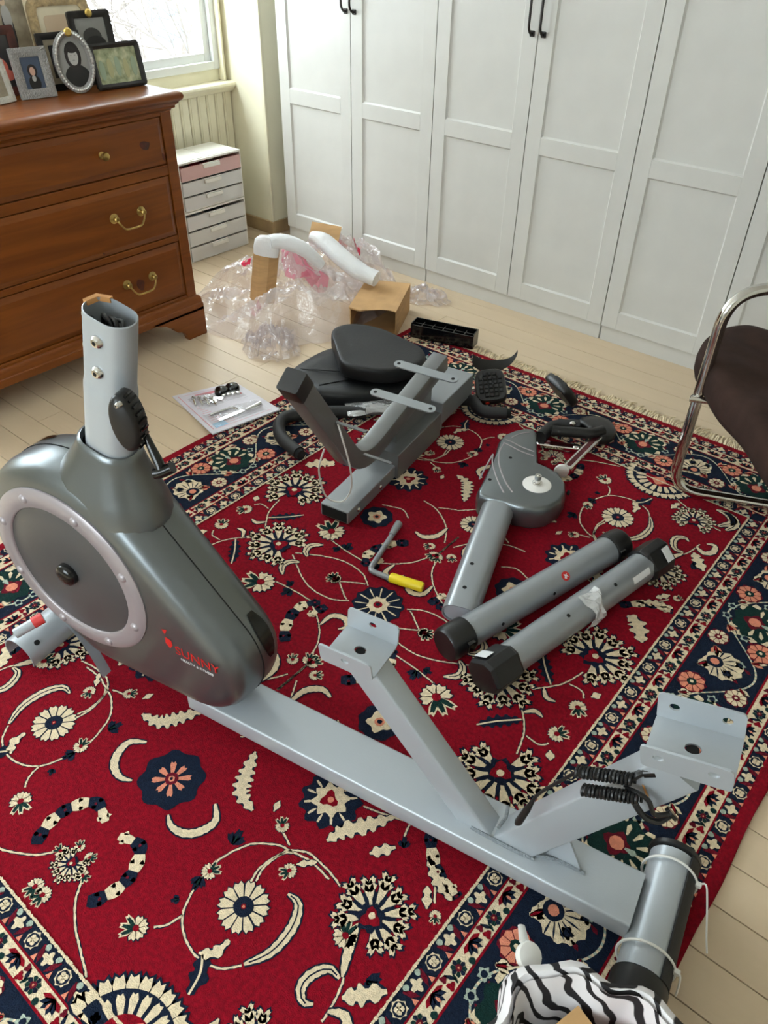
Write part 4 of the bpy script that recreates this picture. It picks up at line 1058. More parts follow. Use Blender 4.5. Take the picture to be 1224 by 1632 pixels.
ziptie(-.082, [(0, 0, 0), (.006, -.004, .004), (.010, -.012, -.010), (.012, -.022, -.035)])
# ================================================================ loose bike parts on the rug
RT_ = 0.0135          # pile surface
def wb(mb, name, mats, parent, **k):
    """mesh given in world coordinates, parented to a thing that is not rotated"""
    o = mb.build(name, mats, parent, **k)
    if parent.parent is None: o.location = -Vector(parent.location)
    return o
V3 = Vector
M_yel = mat('yellow_grip', (236, 208, 30), 0.4)
M_rubber = mat('black_rubber_tread', (15, 15, 16), 0.5)
M_white = mat('white_plastic_disc', (228, 224, 218), 0.35)
M_grey2 = mat('tube_silver_paint', (148, 152, 155), 0.28, metal=0.40)
M_dkgrey = mat('frame_grey_paint', (112, 113, 113), 0.34, metal=0.3)
M_sticker = mat('white_sticker', (220, 220, 220), 0.4)

# ---- stabiliser tube with round caps
def tube_thing(name, label, a, b_, r, mt, capfn, cat='bike part'):
    t = thing(name, label, cat, ((a[0] + b_[0]) / 2, (a[1] + b_[1]) / 2, RT_))
    wb(MB().tube([a, V3(a).lerp(V3(b_), .02), V3(a).lerp(V3(b_), .98), b_], r, 32), 'tube', mt, t, smooth=40)
    return t
zA = RT_ + .049
a, c = V3((-.728, 1.155, zA)), V3((-.566, 1.835, zA)); dA = (c - a).normalized(); nA = V3((dA.y, -dA.x, 0))
sA = tube_thing('stabilizer_tube', 'grey stabilizer tube with round black caps and a red round sticker', a + dA * .07, c - dA * .06, .0435, M_grey2, None)
for p, q in ((a, a + dA * .075), (c, c - dA * .065)):
    d = (q - p).normalized()
    o = wb(MB().tube([p, p + d * .004, p + d * .012, q - d * .004, q], [.042, .046, .048, .048, .0465], 32), 'end_cap', M_blk, sA, smooth=40)
    m = p + d * .05
    MB().box(-.012, .012, -.014, .018, -.004, .010, M=frame(m + nA * .044 + V3((0, 0, .006)), d, (0, 0, 1)) @ Matrix.Rotation(0, 4, 'X')).build('roller', M_blkgl, o, smooth=0, bevel=.003)
pm = a.lerp(c, .60); up = (V3((0, 0, 1)) * .80 + nA * .60).normalized()
sk = MB().lathe([(.0135, -.0008), (.0135, .0008)], 24, M=frame(pm + up * .0437, dA, nA.cross(dA).cross(dA)) if False else along(pm + up * .0437, pm + up * .06))
st = wb(sk, 'round_sticker', M_redp, sA)
ar = [(-.002, -.009), (.002, -.002), (.008, -.006), (.004, .001), (.007, .006), (0, .004), (-.005, .008), (-.004, .0), (-.008, -.003)]
MB().add([(x, y, .0011) for x, y in ar], [tuple(range(9))], M=along(pm + up * .0437, pm + up * .06)).build('sticker_mark', M_sticker, st, smooth=0)
for t_, s_ in ((.24, .9), (.52, .98)):
    pp = a.lerp(c, t_); uu = (V3((0, 0, 1)) * .25 + nA * s_).normalized()
    wb(MB().cyl(pp + uu * .040, pp + uu * .0438, .005, n=12), 'bolt_hole', M_hole, sA)
# ---- stabiliser tube with square caps
zB = RT_ + .052
a, c = V3((-.592, 1.128, zB)), V3((-.452, 1.862, zB)); dB = (c - a).normalized(); nB = V3((dB.y, -dB.x, 0))
sB = tube_thing('stabilizer_tube', 'grey stabilizer tube with square black levelling caps and torn film', a + dB * .07, c - dB * .08, .0435, M_grey2, None)
for p, d, rl in ((a, dB, .10), (c, -dB, -.12)):
    M = Matrix((nB, V3((0, 0, 1)), d)).transposed().to_4x4(); M.translation = p
    M = M @ Matrix.Rotation(rl * 6, 4, 'Z')
    oc = [(.058 * math.cos(math.radians(x)), .0515 * math.sin(math.radians(x))) for x in (32, 62, 118, 148, 212, 242, 298, 328)]
    o = wb(MB().loft([[(u * k, v * k, z) for u, v in oc] for k, z in ((.90, 0), (1, .010), (1.0, .06), (.99, .088), (.90, .098))], M=M), 'level_cap', M_blk, sB, smooth=0, bevel=.002)
    MB().box(-.022, .022, .0507, .0515, .016, .045, M=M @ Matrix.Rotation(0, 4, 'Z')).build('cap_label', M_sticker, o, smooth=0)
for t_, s_ in ((.40, .35), (.66, .45)):
    pp = a.lerp(c, t_); uu = (V3((0, 0, 1)) * .9 + nB * s_).normalized()
    wb(MB().cyl(pp + uu * .040, pp + uu * .0438, .0055, n=12), 'bolt_hole', M_hole, sB)
pp = a.lerp(c, .80); uu = (V3((0, 0, 1)) * .5 + nB * .87).normalized()
g = MB(); n = 8
g.loft([[pp + dB * s + (V3((0, 0, 1)) * math.cos(x) + nB * math.sin(x)) * .0438 for x in [.75 + .45 * i / n for i in range(n + 1)]] for s in (-.04, .035)], closed=False, cap0=False, cap1=False)
wb(g, 'paper_label', M_sticker, sB, smooth=60)
M_film = glassy('torn_clear_film', (240, 240, 240), .45, .15, .2, .4, 60)
g = MB(); rg = []; rq = random.Random(8); pp = a.lerp(c, .53)
for i in range(9):
    x = -.1 + 2.4 * i / 8
    rg.append([pp + dB * (s + .008 * math.sin(3 * x + s * 60)) + (V3((0, 0, 1)) * math.cos(x) + nB * math.sin(x)) * (.0450 + .010 * abs(math.sin(2.3 * x + 40 * s)) + rq.uniform(0, .003)) for s in [-.03 + .055 * j / 6 for j in range(7)]])
g.loft(rg, closed=False, cap0=False, cap1=False); wb(g, 'torn_film', M_film, sB, smooth=0)

# ---- front post with crank housing lying on its side
fp = thing('front_post', 'silver front post with crank housing and white axle disc, lying on the rug', 'bike part', (-.88, 1.72, RT_))
tp0, tp1 = V3((-.766, 1.275, .055)), V3((-.955, 1.772, .060)); td = (tp1 - tp0).normalized(); tn = V3((td.y, -td.x, 0)); tu = tn.cross(td)
def st_ring(c, hx, hy): return [c + tn * u + tu * v for u, v in stad(hx, hy, 8)]
tl = (tp1 - tp0).length
wb(MB().loft([st_ring(tp0 + td * .03, .046, .029), st_ring(tp0, .046, .029), st_ring(tp0 - td * .0, .049, .032), st_ring(tp0 + td * .01, .050, .033), st_ring(tp0 + td * tl, .052, .036)], cap0=False), 'tube', M_grey2, fp, smooth=45)
wb(MB().loft([st_ring(tp0 + td * .006, .0455, .0285), st_ring(tp0 + td * .010, .0455, .0285)]), 'inner_plug', M_grey, fp, smooth=0)
for s_, v_ in ((.075, -.006), (.175, -.01)):
    pp = tp0 + td * s_ + tn * v_ + tu * .033; wb(MB().cyl(pp - tu * .002, pp + tu * .0012, .006, n=14), 'bolt_hole', M_hole, fp)
out = [(-1.100, 1.955), (-1.126, 2.012), (-1.134, 2.060), (-1.122, 2.105), (-1.098, 2.146), (-1.070, 2.160), (-1.050, 2.148), (-.998, 2.062), (-.950, 1.988), (-.915, 1.990), (-.868, 1.982), (-.825, 1.950), (-.796, 1.900), (-.786, 1.850), (-.797, 1.795), (-.830, 1.755), (-.875, 1.735), (-.915, 1.728), (-.965, 1.710), (-1.000, 1.703), (-1.020, 1.725), (-1.035, 1.775), (-1.062, 1.850)]
cen = V3((-.95, 1.90, 0))
def inset(poly2, d):
    n = len(poly2); r = []
    for i in range(n):
        p0, p1, p2 = V3(poly2[i - 1]), V3(poly2[i]), V3(poly2[(i + 1) % n]); e = ((p1 - p0).normalized() + (p2 - p1).normalized()).normalized(); nn = V3((-e.y, e.x))
        r.append((p1 - nn * d)[:])
    return r
sa = sum(out[i][0] * out[(i + 1) % len(out)][1] - out[(i + 1) % len(out)][0] * out[i][1] for i in range(len(out))); sg = 1 if sa < 0 else -1
hg = MB(); hg.loft([[(x, y, z) for x, y in inset(out, sg * k)] for k, z in ((.010, RT_ + .002), (.0, RT_ + .020), (.0, .078), (.003, .092), (.008, .099), (.014, .1018))])
hs_ = wb(hg, 'crank_housing', M_gdark, fp, smooth=45)
def rib(pts, r=.0028): MB().tube(smooth_path([(x, y, .1018) for x, y in pts], 6), r, 6, flat=.6).build('raised_rib', M_ring, hs_)
rib([(-1.108, 2.030), (-1.08, 2.030), (-1.04, 2.026), (-.995, 2.030)]); rib([(-1.104, 2.008), (-1.08, 2.007), (-1.03, 2.002), (-.982, 2.006)])
rib([(-1.100, 2.010), (-1.082, 1.950), (-1.040, 1.885), (-.975, 1.820), (-.925, 1.785)]); rib([(-1.092, 1.925), (-1.060, 1.875), (-1.000, 1.812), (-.945, 1.765)])
rib([(-1.092, 1.925), (-1.066, 1.840), (-1.045, 1.775)]); rib([(-1.100, 2.055), (-1.090, 2.095), (-1.070, 2.125)], .0022)
for x, y in ((-1.035, 1.945), (-1.018, 1.795)): MB().lathe([(.006, .1005), (.006, .1028)], 12, M=Matrix.Translation((x, y, 0))).build('screw_hole', M_hole, hs_, smooth=0)
AXC = (-.888, 1.872)
wb(MB().lathe([(.046, .100), (.046, .1035), (.040, .106), (.014, .107)], 40, M=Matrix.Translation((*AXC, 0))), 'axle_disc', M_white, fp, smooth=40)
wb(MB().lathe([(.016, .106), (.016, .112), (.0115, .113), (.0115, .122), (.010, .138), (.007, .138), (.006, .132)], 20, M=Matrix.Translation((*AXC, 0))), 'axle', M_chrome, fp, smooth=40)
wb(MB().tube([(-.803, 1.925, .082), (-.798, 1.928, .080)], .008, 12), 'plug', M_hole, fp)

# ---- hex wrench crank with yellow grip
wr = thing('crank_wrench', 'grey cranked wrench with a yellow plastic grip on the rug', 'tool', (-1.07, 1.35, RT_))
zz = RT_ + .009
wb(MB().tube(fillet([(-1.150, 1.480, zz), (-1.089, 1.279, zz), (-1.015, 1.292, zz)], .016), .0085, 12), 'shaft', M_grey2, wr)
wb(MB().tube([(-1.156, 1.500, zz + .004), (-1.150, 1.481, zz + .004), (-1.138, 1.441, zz + .003)], [.0125, .0125, .0095], 14), 'socket_end', M_grey2, wr)
wb(MB().tube([(-1.020, 1.291, zz + .005), (-1.016, 1.292, zz + .005), (-.928, 1.318, zz + .005), (-.922, 1.320, zz + .005)], [.0125, .015, .0155, .0135], 10), 'grip', M_yel, wr, smooth=50)

# ---- seat slider frame
FO = V3((-1.33, 1.39, 0)); fd = V3((-.17, .985, 0)).normalized(); fn = V3((fd.y, -fd.x, 0))
sf = thing('seat_slider_frame', 'grey seat slider frame with L shaped back support standing on the rug', 'bike part', (-1.40, 1.75, RT_))
MF = Matrix((fn, fd, V3((0, 0, 1)))).transposed().to_4x4(); MF.translation = FO      # local x across, y along, z up
def fb_(nm, x0, x1, y0, y1, z0, z1, m=M_dkgrey, bev=.004, par=None):
    mb = MB().box(x0, x1, y0, y1, z0, z1, M=MF); return wb(mb, nm, m, par or sf, smooth=0, bevel=bev)
fb_('slide_rail', -.052, .052, 0, .66, .018, .066, M_grey2)
wb(MB().box(-.046, .046, -.0015, .004, .023, .061, M=MF), 'open_end', M_hole, sf, smooth=0)
for yy in (.06, .20): 
    o = wb(MB().lathe([(.008, 0), (.008, .002), (.005, .005), (.001, .0055)], 14, M=frame(MF @ V3((.052, yy, .040)), fd, (0, 0, 1))), 'bolt', M_chrome, sf)
fb_('lower_carriage', -.062, .064, .30, .62, .014, .112, M_dkgrey)
fb_('upper_carriage', -.058, .066, .62, .885, .060, .150, M_grey2)
fb_('clip_tab', -.055, -.005, .285, .345, .112, .120, M_dkgrey, .002)
wb(MB().lathe([(.007, .1195), (.007, .1212)], 12, M=Matrix.Translation(MF @ V3((-.03, .312, 0)))), 'tab_hole', M_hole, sf, smooth=0)
# bent rectangular tube (L): back upright and seat arm in one sweep
def sweep_rect(path, w, h, nm, m, caps=True):
    P = [V3(p) for p in path]; rg = []
    for i in range(len(P)):
        t = (P[min(i + 1, len(P) - 1)] - P[max(i - 1, 0)]).normalized(); nn = fn; bb = t.cross(nn).normalized()
        rg.append([P[i] + nn * u + bb * v for u, v in rrect(w / 2, h / 2, .006, 2)])
    return wb(MB().loft(rg, cap0=caps, cap1=caps), nm, m, sf, smooth=40)
lp = [FO + fd * y_ + V3((0, 0, z_)) for y_, z_ in fillet([(-.172, .602), (.135, .135), (.705, .262)], .10, 10) for y_, z_ in ((y_, z_),)] if False else [FO + fd * q[0] + V3((0, 0, q[1])) for q in fillet([(-.150, .560), (.130, .145), (.715, .262)], .12, 10)]
sweep_rect(lp, .060, .062, 'bent_tube', M_dkgrey)
cp = [FO + fd * y_ + V3((0, 0, z_)) for y_, z_ in ((-.148, .557), (-.1765, .5985), (-.1785, .6015))]
sweep_rect(cp, .064, .066, 'end_cap', M_blk)
sweep_rect([FO + fd * .7155 + V3((0, 0, .2622)), FO + fd * .7165 + V3((0, 0, .2624))], .054, .056, 'open_end', M_hole)
def strap(c, zc, rise):
    cx = FO + fd * c + V3((0, 0, zc)); ax_ = V3((fn.x, fn.y, 0)); al = V3((fd.x, fd.y, rise)).normalized()
    M = Matrix((ax_, al, ax_.cross(al))).transposed().to_4x4(); M.translation = cx
    hx, hy = .125, .018; pts = stad(hx, hy, 8)
    o = wb(MB().prism(pts, 0, .005, M=M), 'cross_strap', M_grey2, sf, smooth=40)
    for u in (-.107, .107): MB().lathe([(.0065, .004), (.0065, .0056)], 14, M=M @ Matrix.Translation((u, 0, 0))).build('hole', M_hole, o, smooth=0)
strap(.435, .233, .2); strap(.600, .268, .2)
fb_('arm_support', -.020, .020, .36, .62, .110, .20, M_dkgrey, .003)
def brace(y_, z_): # thin rod crossing the upright
    c = FO + fd * y_ + V3((0, 0, z_)); wb(MB().box(-.13, .13, -.006, .006, -.002, .002, M=Matrix.Translation(c) @ MF.to_3x3().to_4x4()), 'flat_brace', M_dkgrey, sf, smooth=0, bevel=.001)
brace(-.02, .402); brace(.13, .205)
wire = [FO + fn * u + fd * v + V3((0, 0, z_)) for u, v, z_ in ((.034, -.02, .40), (.055, -.03, .36), (.06, .0, .25), (.045, .03, .14), (.01, .03, .075), (-.03, .0, .10), (-.045, -.01, .20), (-.036, .01, .27))]
wb(MB().tube(smooth_path(wire, 8), .0028, 7), 'white_wire_tie', M_zip, sf)

# ---- seat cushions
M_vin = mat('black_seat_vinyl', (22, 23, 24), 0.46, spec=.3, bump=.06, bscale=120)
def pad(outline, spec, m, nm, parent, seg=5, crown=None):
    C = smooth_path([(x, y, 0) for x, y in outline], seg, True); cx = sum(p.x for p in C) / len(C); cy = sum(p.y for p in C) / len(C)
    rg = []
    for k, z in spec: rg.append([(cx + (p.x - cx) * k, cy + (p.y - cy) * k, z + (crown(p.x, p.y, k) if crown else 0)) for p in C])
    return wb(MB().loft(rg), nm, m, parent, smooth=60)
bk = thing('seat_back_cushion', 'large black moulded back cushion lying flat under the saddle', 'cushion', (-1.85, 2.1, RT_))
o2 = [(-2.050, 1.915), (-2.075, 2.02), (-2.070, 2.16), (-1.99, 2.29), (-1.86, 2.36), (-1.70, 2.35), (-1.60, 2.28), (-1.585, 2.19), (-1.645, 2.05), (-1.73, 1.935), (-1.84, 1.868), (-1.97, 1.865)]
pad(o2, [(.94, RT_ + .002), (.99, RT_ + .006), (1.0, RT_ + .02), (1.0, .066), (.985, .077), (.955, .083), (.72, .086), (.40, .083), (.05, .082)], M_vin, 'pad', bk, crown=lambda x, y, k: .006 * (k < .9) * math.sin((x + y) * 6))
for aa, bb in (((-2.03, 1.95), (-1.84, 2.06)), ((-1.88, 1.90), (-1.80, 2.03))):
    wb(MB().tube([(aa[0], aa[1], .0845 + .006 * math.sin((aa[0] + aa[1]) * 6)), (bb[0], bb[1], .0855 + .006 * math.sin((bb[0] + bb[1]) * 6))], .0022, 6), 'crease', M_vin, bk)
sc_ = thing('saddle_cushion', 'black saddle shaped seat resting on the back cushion', 'cushion', (-1.82, 2.16, .095))
o1 = [(-2.068, 2.195), (-2.052, 2.262), (-1.99, 2.305), (-1.90, 2.322), (-1.80, 2.312), (-1.70, 2.298), (-1.63, 2.25), (-1.607, 2.17), (-1.648, 2.065), (-1.74, 2.005), (-1.83, 1.985), (-1.90, 2.03), (-1.975, 2.09), (-2.035, 2.14)]
pad(o1, [(.90, .102), (.975, .106), (1.0, .114), (1.0, .148), (.992, .157), (.975, .1625), (.945, .1650), (.88, .1640), (.6, .160), (.3, .159), (.04, .159)], M_vin, 'pad', sc_)

# ---- handlebar with two foam grips, partly under the seat frame
hb_ = thing('seat_handlebar', 'bent handlebar with thick black foam grips under the seat frame', 'handlebar', (-1.6, 1.9, RT_))
zh = RT_ + .024
wb(MB().tube(fillet([(-1.655, 1.560, zh + .004), (-1.790, 1.590, zh), (-1.885, 1.690, zh), (-1.775, 1.838, zh), (-1.66, 1.925, zh)], .07, 7), .0235, 18), 'foam_grip', M_foam, hb_)
wb(MB().tube(fillet([(-1.67, 1.918, zh), (-1.57, 2.02, zh), (-1.47, 2.22, zh)], .05, 5), .0125, 14), 'steel_tube', M_dkgrey, hb_)
wb(MB().tube(fillet([(-1.47, 2.215, zh), (-1.40, 2.262, zh + .01), (-1.325, 2.196, zh + .012), (-1.245, 2.256, zh + .012)], .05, 7), .0235, 18), 'foam_grip', M_foam, hb_)
for p, q in (((-1.655, 1.560, zh + .004), (-1.640, 1.5567, zh + .004)), ((-1.245, 2.256, zh + .012), (-1.232, 2.266, zh + .012))):
    wb(MB().tube([p, q], [.020, .017], 16), 'grip_end', M_hole, hb_)
# clear bag with chrome hardware beside it
cbg = thing('parts_bag', 'small clear plastic bag of chrome hardware beneath the back cushion edge', 'bag', (-1.70, 2.0, RT_))
M_clear = glassy('clear_parts_bag', (235, 238, 240), .62, .08, .25, .5, 40)
rg = []; rq = random.Random(2)
for i in range(9):
    t_ = i / 8; c = V3((-1.720, 1.880, RT_ + .030)).lerp(V3((-1.600, 2.035, RT_ + .030)), t_); n_ = V3((.77, -.64, 0))
    rg.append([c + n_ * u * (.045 + .008 * math.sin(9 * t_)) + V3((0, 0, .022 * math.sin(PI * min(max(t_, .08), .92)) * (1 - u * u) + rq.uniform(0, .004))) for u in [-1 + 2 * j / 8 for j in range(9)]])
wb(MB().loft(rg, closed=False, cap0=False, cap1=False), 'film', M_clear, cbg, smooth=0)
wb(MB().tube([(-1.70, 1.895, RT_ + .034), (-1.61, 2.01, RT_ + .034)], .009, 10), 'chrome_rod', M_chrome, cbg); wb(MB().tube([(-1.685, 1.885, RT_ + .032), (-1.60, 1.99, RT_ + .032)], .006, 8), 'chrome_rod', M_chrome, cbg)

# ---- pedals
def pedal(name, label, loc, rot, strap_):
    p = thing(name, label, 'pedal', loc, rot=rot, group='bike pedals')
    MB().loft([[(x, y, z) for x, y in [(u * k, v * k) for u, v in smooth_path([(-.052, -.062, 0), (.0, -.072, 0), (.052, -.062, 0), (.060, .0, 0), (.050, .062, 0), (.0, .074, 0), (-.050, .062, 0), (-.060, .0, 0)], 4, True) for _ in (0,)] ] if False else [(q.x * k, q.y * k, z) for q in smooth_path([(-.052, -.062, 0), (.0, -.072, 0), (.052, -.062, 0), (.060, .0, 0), (.050, .062, 0), (.0, .074, 0), (-.050, .062, 0), (-.060, .0, 0)], 4, True)] for k, z in ((.93, -.018), (1, -.012), (1, .010), (.94, .016))]).build('body', M_blk, p, smooth=45)
    for i in range(5):
        for j in range(6):
            x, y = -.038 + .019 * i, -.048 + .019 * j
            if (x / .054) ** 2 + (y / .066) ** 2 < 1: MB().loft([[(x + u * k, y + v * k, z) for u, v in ((-.0078, -.0078), (.0078, -.0078), (.0078, .0078), (-.0078, .0078))] for k, z in ((1, .014), (1, .019), (.72, .0225))]).build('tread_block', M_rubber, p, smooth=0)
    MB().tube([(-.064, 0, 0), (-.085, 0, 0)], .008, 12).build('spindle', M_chrome, p)
    MB().lathe([(.008, 0), (.008, .003)], 14, M=frame((-.02, -.0705, 0), (1, 0, 0), (0, 0, 1))).build('reflector', mat('orange_red_reflector', (226, 70, 44), .25), p)
    if strap_:
        rg = []
        for i in range(15):
            a_ = math.radians(-10 + 200 * i / 14); rr = .075 + .018 * (i / 14)
            rg.append([(rr * math.cos(a_), .078 + y_, .002 + .028 * math.sin(a_) * 0 + rr * .55 * (math.sin(a_) - .0)) for y_ in (-.014, .014)] + [((rr + .004) * math.cos(a_), .078 + y_, .002 + (rr + .004) * .55 * math.sin(a_)) for y_ in (.014, -.014)])
        MB().loft(rg).build('strap', M_rubber, p, smooth=50)
    return p
pedal('pedal', 'black pedal with square tread facing the camera and a curved strap', (-1.388, 2.362, RT_ + .052), (math.radians(30), math.radians(-8), math.radians(40)), False)
pedal('pedal', 'black pedal with an orange reflector tipped on its side by the fringe', (-1.150, 2.500, RT_ + .068), (0, math.radians(-52), math.radians(-118)), False)
ps = thing('pedal_strap', 'black curved rubber pedal strap beside the rug fringe', 'strap', (-1.48, 2.50, RT_))
rg = []; hdir = V3((.70, .71, 0)).normalized(); ndir = V3((.71, -.70, 0))
for i in range(21):
    a_ = math.radians(205 + 150 * i / 20); k_ = i / 20; r_ = .098
    c = V3((-1.500, 2.552, RT_ + .088)) + hdir * (r_ * math.cos(a_)) + V3((0, 0, r_ * .62 * math.sin(a_) + .03 * max(0, k_ - .7)))
    h_ = .046 * (1 - .80 * max(0, (k_ - .45) / .55)); th = .004
    nn = (ndir * .45 - V3((0, 0, .89))).normalized(); uu = -ndir * .9 + V3((0, 0, .4))
    c.z = max(c.z, RT_ + .026)
    rg.append([c + nn * h_ * .5 + uu * th, c - nn * h_ * .5 + uu * th, c - nn * h_ * .5 - uu * th * .4, c + nn * h_ * .5 - uu * th * .4])
wb(MB().loft(rg), 'band', M_rubber, ps, smooth=50)
# ---- black handle loop and two chrome crank arms
hl = thing('handle_loop', 'black foam handle loop beside the chrome crank arms', 'handlebar', (-.97, 2.34, RT_))
zh2 = RT_ + .024
wb(MB().tube(fillet([(-1.070, 2.215, zh2), (-1.075, 2.315, zh2), (-1.020, 2.345, zh2 + .01), (-.99, 2.36, zh2 + .012)], .04, 6), .023, 16), 'foam_grip', M_foam, hl)
wb(MB().tube(fillet([(-1.045, 2.250, zh2 + .022), (-.925, 2.325, zh2 + .022), (-.905, 2.375, zh2 + .02)], .03, 6), .0195, 16), 'bar', M_blk, hl)
pad([(-1.02, 2.40), (-.99, 2.455), (-.93, 2.475), (-.875, 2.43), (-.868, 2.37), (-.90, 2.335), (-.935, 2.36), (-.97, 2.37)], [(.9, RT_ + .002), (1, RT_ + .012), (1, RT_ + .028), (.9, RT_ + .040), (.5, RT_ + .044)], M_blk, 'moulded_end', hl)
wb(MB().lathe([(.011, 0), (.011, .006), (.006, .010)], 12, M=Matrix.Translation((-1.008, 2.335, zh2 + .024))), 'bolt', M_chrome, hl)
def crank(name, label, a, b_, z, extra):
    t = thing(name, label, 'crank arm', ((a[0] + b_[0]) / 2, (a[1] + b_[1]) / 2, RT_), group='chrome crank arms')
    a3, b3 = V3((*a, z[0])), V3((*b_, z[1])); d = (b3 - a3); ln = d.length; M = frame(a3.lerp(b3, .5), d, V3((-d.y, d.x, 0)))
    wb(MB().loft([[(u, v, zz_) for u, v in stad(ln / 2 - k, .017 - k, 8)] for k, zz_ in ((.003, -.008), (0, -.005), (0, .005), (.003, .008))], M=M), 'arm', M_chrome, t, smooth=35)
    wb(MB().loft([[(u, v, zz_) for u, v in stad(ln / 2 - .028, .0085, 8)] for zz_ in (.0078, .0083)], M=M), 'painted_reflection', mat('rug_reflection_red', (96, 40, 44), .2, metal=.8), t, smooth=0)  # dark red strip: the rug's reflection in the chrome, put into the colour
    wb(MB().lathe([(.012, .006), (.012, .011), (.006, .012)], 16, M=M @ Matrix.Translation((ln / 2 - .016, 0, 0))), 'boss', M_chrome, t)
    if extra:
        wb(MB().lathe([(.008, -.010), (.024, -.006), (.026, .0), (.018, .016), (.009, .024)], 20, M=frame(a3 + V3((-.004, -.012, .006)), (0, 0, 1), (1, 0, 0)) @ Matrix.Rotation(.5, 4, 'X')), 'white_hub', M_white, t)
crank('chrome_crank', 'chrome crank arm ending in a white conical hub near the crank housing', (-.893, 2.075), (-.908, 2.385), (RT_ + .030, RT_ + .030), True)
crank('chrome_crank', 'chrome crank arm lying flat in front of the black handle loop', (-1.070, 2.190), (-.930, 2.265), (RT_ + .010, RT_ + .010), False)
# ---- black ribbed tray
bt = thing('black_tray', 'long black open plastic tray on the rug edge beside the cardboard box', 'tray', (-1.83, 2.66, RT_))
ty = V3((.285, .082, 0)).normalized(); MT = Matrix((ty, V3((-ty.y, ty.x, 0)), V3((0, 0, 1)))).transposed().to_4x4(); MT.translation = V3((-1.832, 2.660, RT_ + .0005))
g = MB(); g.box(-.148, .148, -.036, .036, 0, .005, M=MT).box(-.148, .148, -.036, -.031, .005, .060, M=MT).box(-.148, .148, .031, .036, .005, .066, M=MT)
g.box(-.148, -.143, -.031, .031, .005, .066, M=MT).box(.143, .148, -.031, .031, .005, .066, M=MT)
wb(g, 'shell', M_blkgl, bt, smooth=0)
for k in range(5): wb(MB().box(-.100 + .05 * k - .002, -.100 + .05 * k + .002, -.031, .031, .005, .058, M=MT), 'rib', M_blkgl, bt, smooth=0)
wb(MB().box(-.143, .143, -.002, .002, .005, .056, M=MT), 'divider', M_blkgl, bt, smooth=0)
# ---- hardware card
hc = thing('hardware_card', 'white printed sheet with shrink wrapped bolts and tools on the rug edge', 'hardware card', (-2.13, 1.63, 0))
Q = [V3((-2.354, 1.552, .004)), V3((-2.002, 1.461, .020)), V3((-1.937, 1.741, .024)), V3((-2.252, 1.791, .006))]
M_card = mat('printed_card', (214, 208, 216), 0.45, var=.03, vscale=20); M_ink = mat('pink_ink', (214, 120, 130), .5); M_inkg = mat('grey_ink', (168, 164, 172), .5)
def cq(u, v, h=0.0): p = Q[0] * (1 - u) * (1 - v) + Q[1] * u * (1 - v) + Q[2] * u * v + Q[3] * (1 - u) * v; return p + V3((0, 0, h))
g = MB(); g.loft([[cq(0, 0, h), cq(1, 0, h), cq(1, 1, h), cq(0, 1, h)] for h in (-.003, .002)]); card = wb(g, 'sheet', M_card, hc, smooth=0)
rq = random.Random(21)
def ink(u0, u1, v0, v1, m): 
    MB().add([cq(u0, v0, .0024), cq(u1, v0, .0024), cq(u1, v1, .0024), cq(u0, v1, .0024)], [(0, 1, 2, 3)]).build('printed_line', m, card, smooth=0)
ink(.06, .065, .12, .92, M_ink); ink(.93, .935, .08, .92, M_ink); ink(.05, .93, .055, .065, M_ink); ink(.10, .16, .28, .62, M_ink)
for k in range(16):
    u = .20 + .045 * k; ink(u, u + .007, .12 + rq.uniform(0, .04), .36 + rq.uniform(-.1, .1), M_ink)
for k in range(16):
    u = .20 + .045 * k; ink(u, u + .006, .46, .80 + rq.uniform(-.1, .1), M_inkg)
ink(.34, .40, .70, .74, M_redp); ink(.30, .36, .84, .87, M_redp)
ink(.82, .92, .10, .28, mat('light_blue_print', (150, 196, 226), .5))
M_blist = glassy('blister_film', (240, 240, 242), .86, .05, .08, .2, 50)
def nutbolt(u, v, ang, ln):
    p = cq(u, v, .010); d = V3((math.cos(ang), math.sin(ang), .02)); o = wb(MB().tube([p, p + d * ln], .0045, 10), 'bolt', M_chrome, hc)
    MB().tube([p - d * .006, p], .009, 12).build('head', M_chrome, o)
for k in range(4): nutbolt(.22 + .035 * k, .20 + .07 * k, -.55 + .06 * k, .055)
for k in range(5):
    p = cq(.34 + .03 * (k % 3), .28 + .06 * k, .008); wb(MB().lathe([(.011, -.003), (.011, .003), (.0055, .003), (.0055, -.003), (.011, -.003)], 14, M=Matrix.Translation(p), cap0=False, cap1=False), 'washer', M_chrome, hc)
for u, v in ((.22, .64), (.20, .82)):
    p = cq(u, v, .002); wb(MB().lathe([(.029, 0), (.029, .014), (.024, .022), (.010, .027), (.002, .028)], 20, M=Matrix.Translation(p)), 'black_cap', M_blkgl, hc)
for k in range(4):
    p = cq(.32 + .01 * k, .60 + .07 * k, .008); wb(MB().lathe([(.009, -.006), (.009, .006), (.004, .007)], 6, M=Matrix.Translation(p)), 'nut', M_chrome, hc)
wb(MB().tube(fillet([cq(.66, .18, .008), cq(.64, .52, .008), cq(.74, .56, .008)], .012), .005, 8), 'hex_key', M_chrome, hc)
wb(MB().box(-.055, .055, -.009, .009, -.002, .003, M=frame(cq(.80, .40, .008), cq(.78, .62) - cq(.82, .18), (1, 0, 0))), 'flat_spanner', M_chrome, hc, smooth=0, bevel=.001)
wb(MB().tube([cq(.80, .62, .010), cq(.78, .86, .012)], [.006, .011], 12), 'screwdriver', M_chrome, hc)
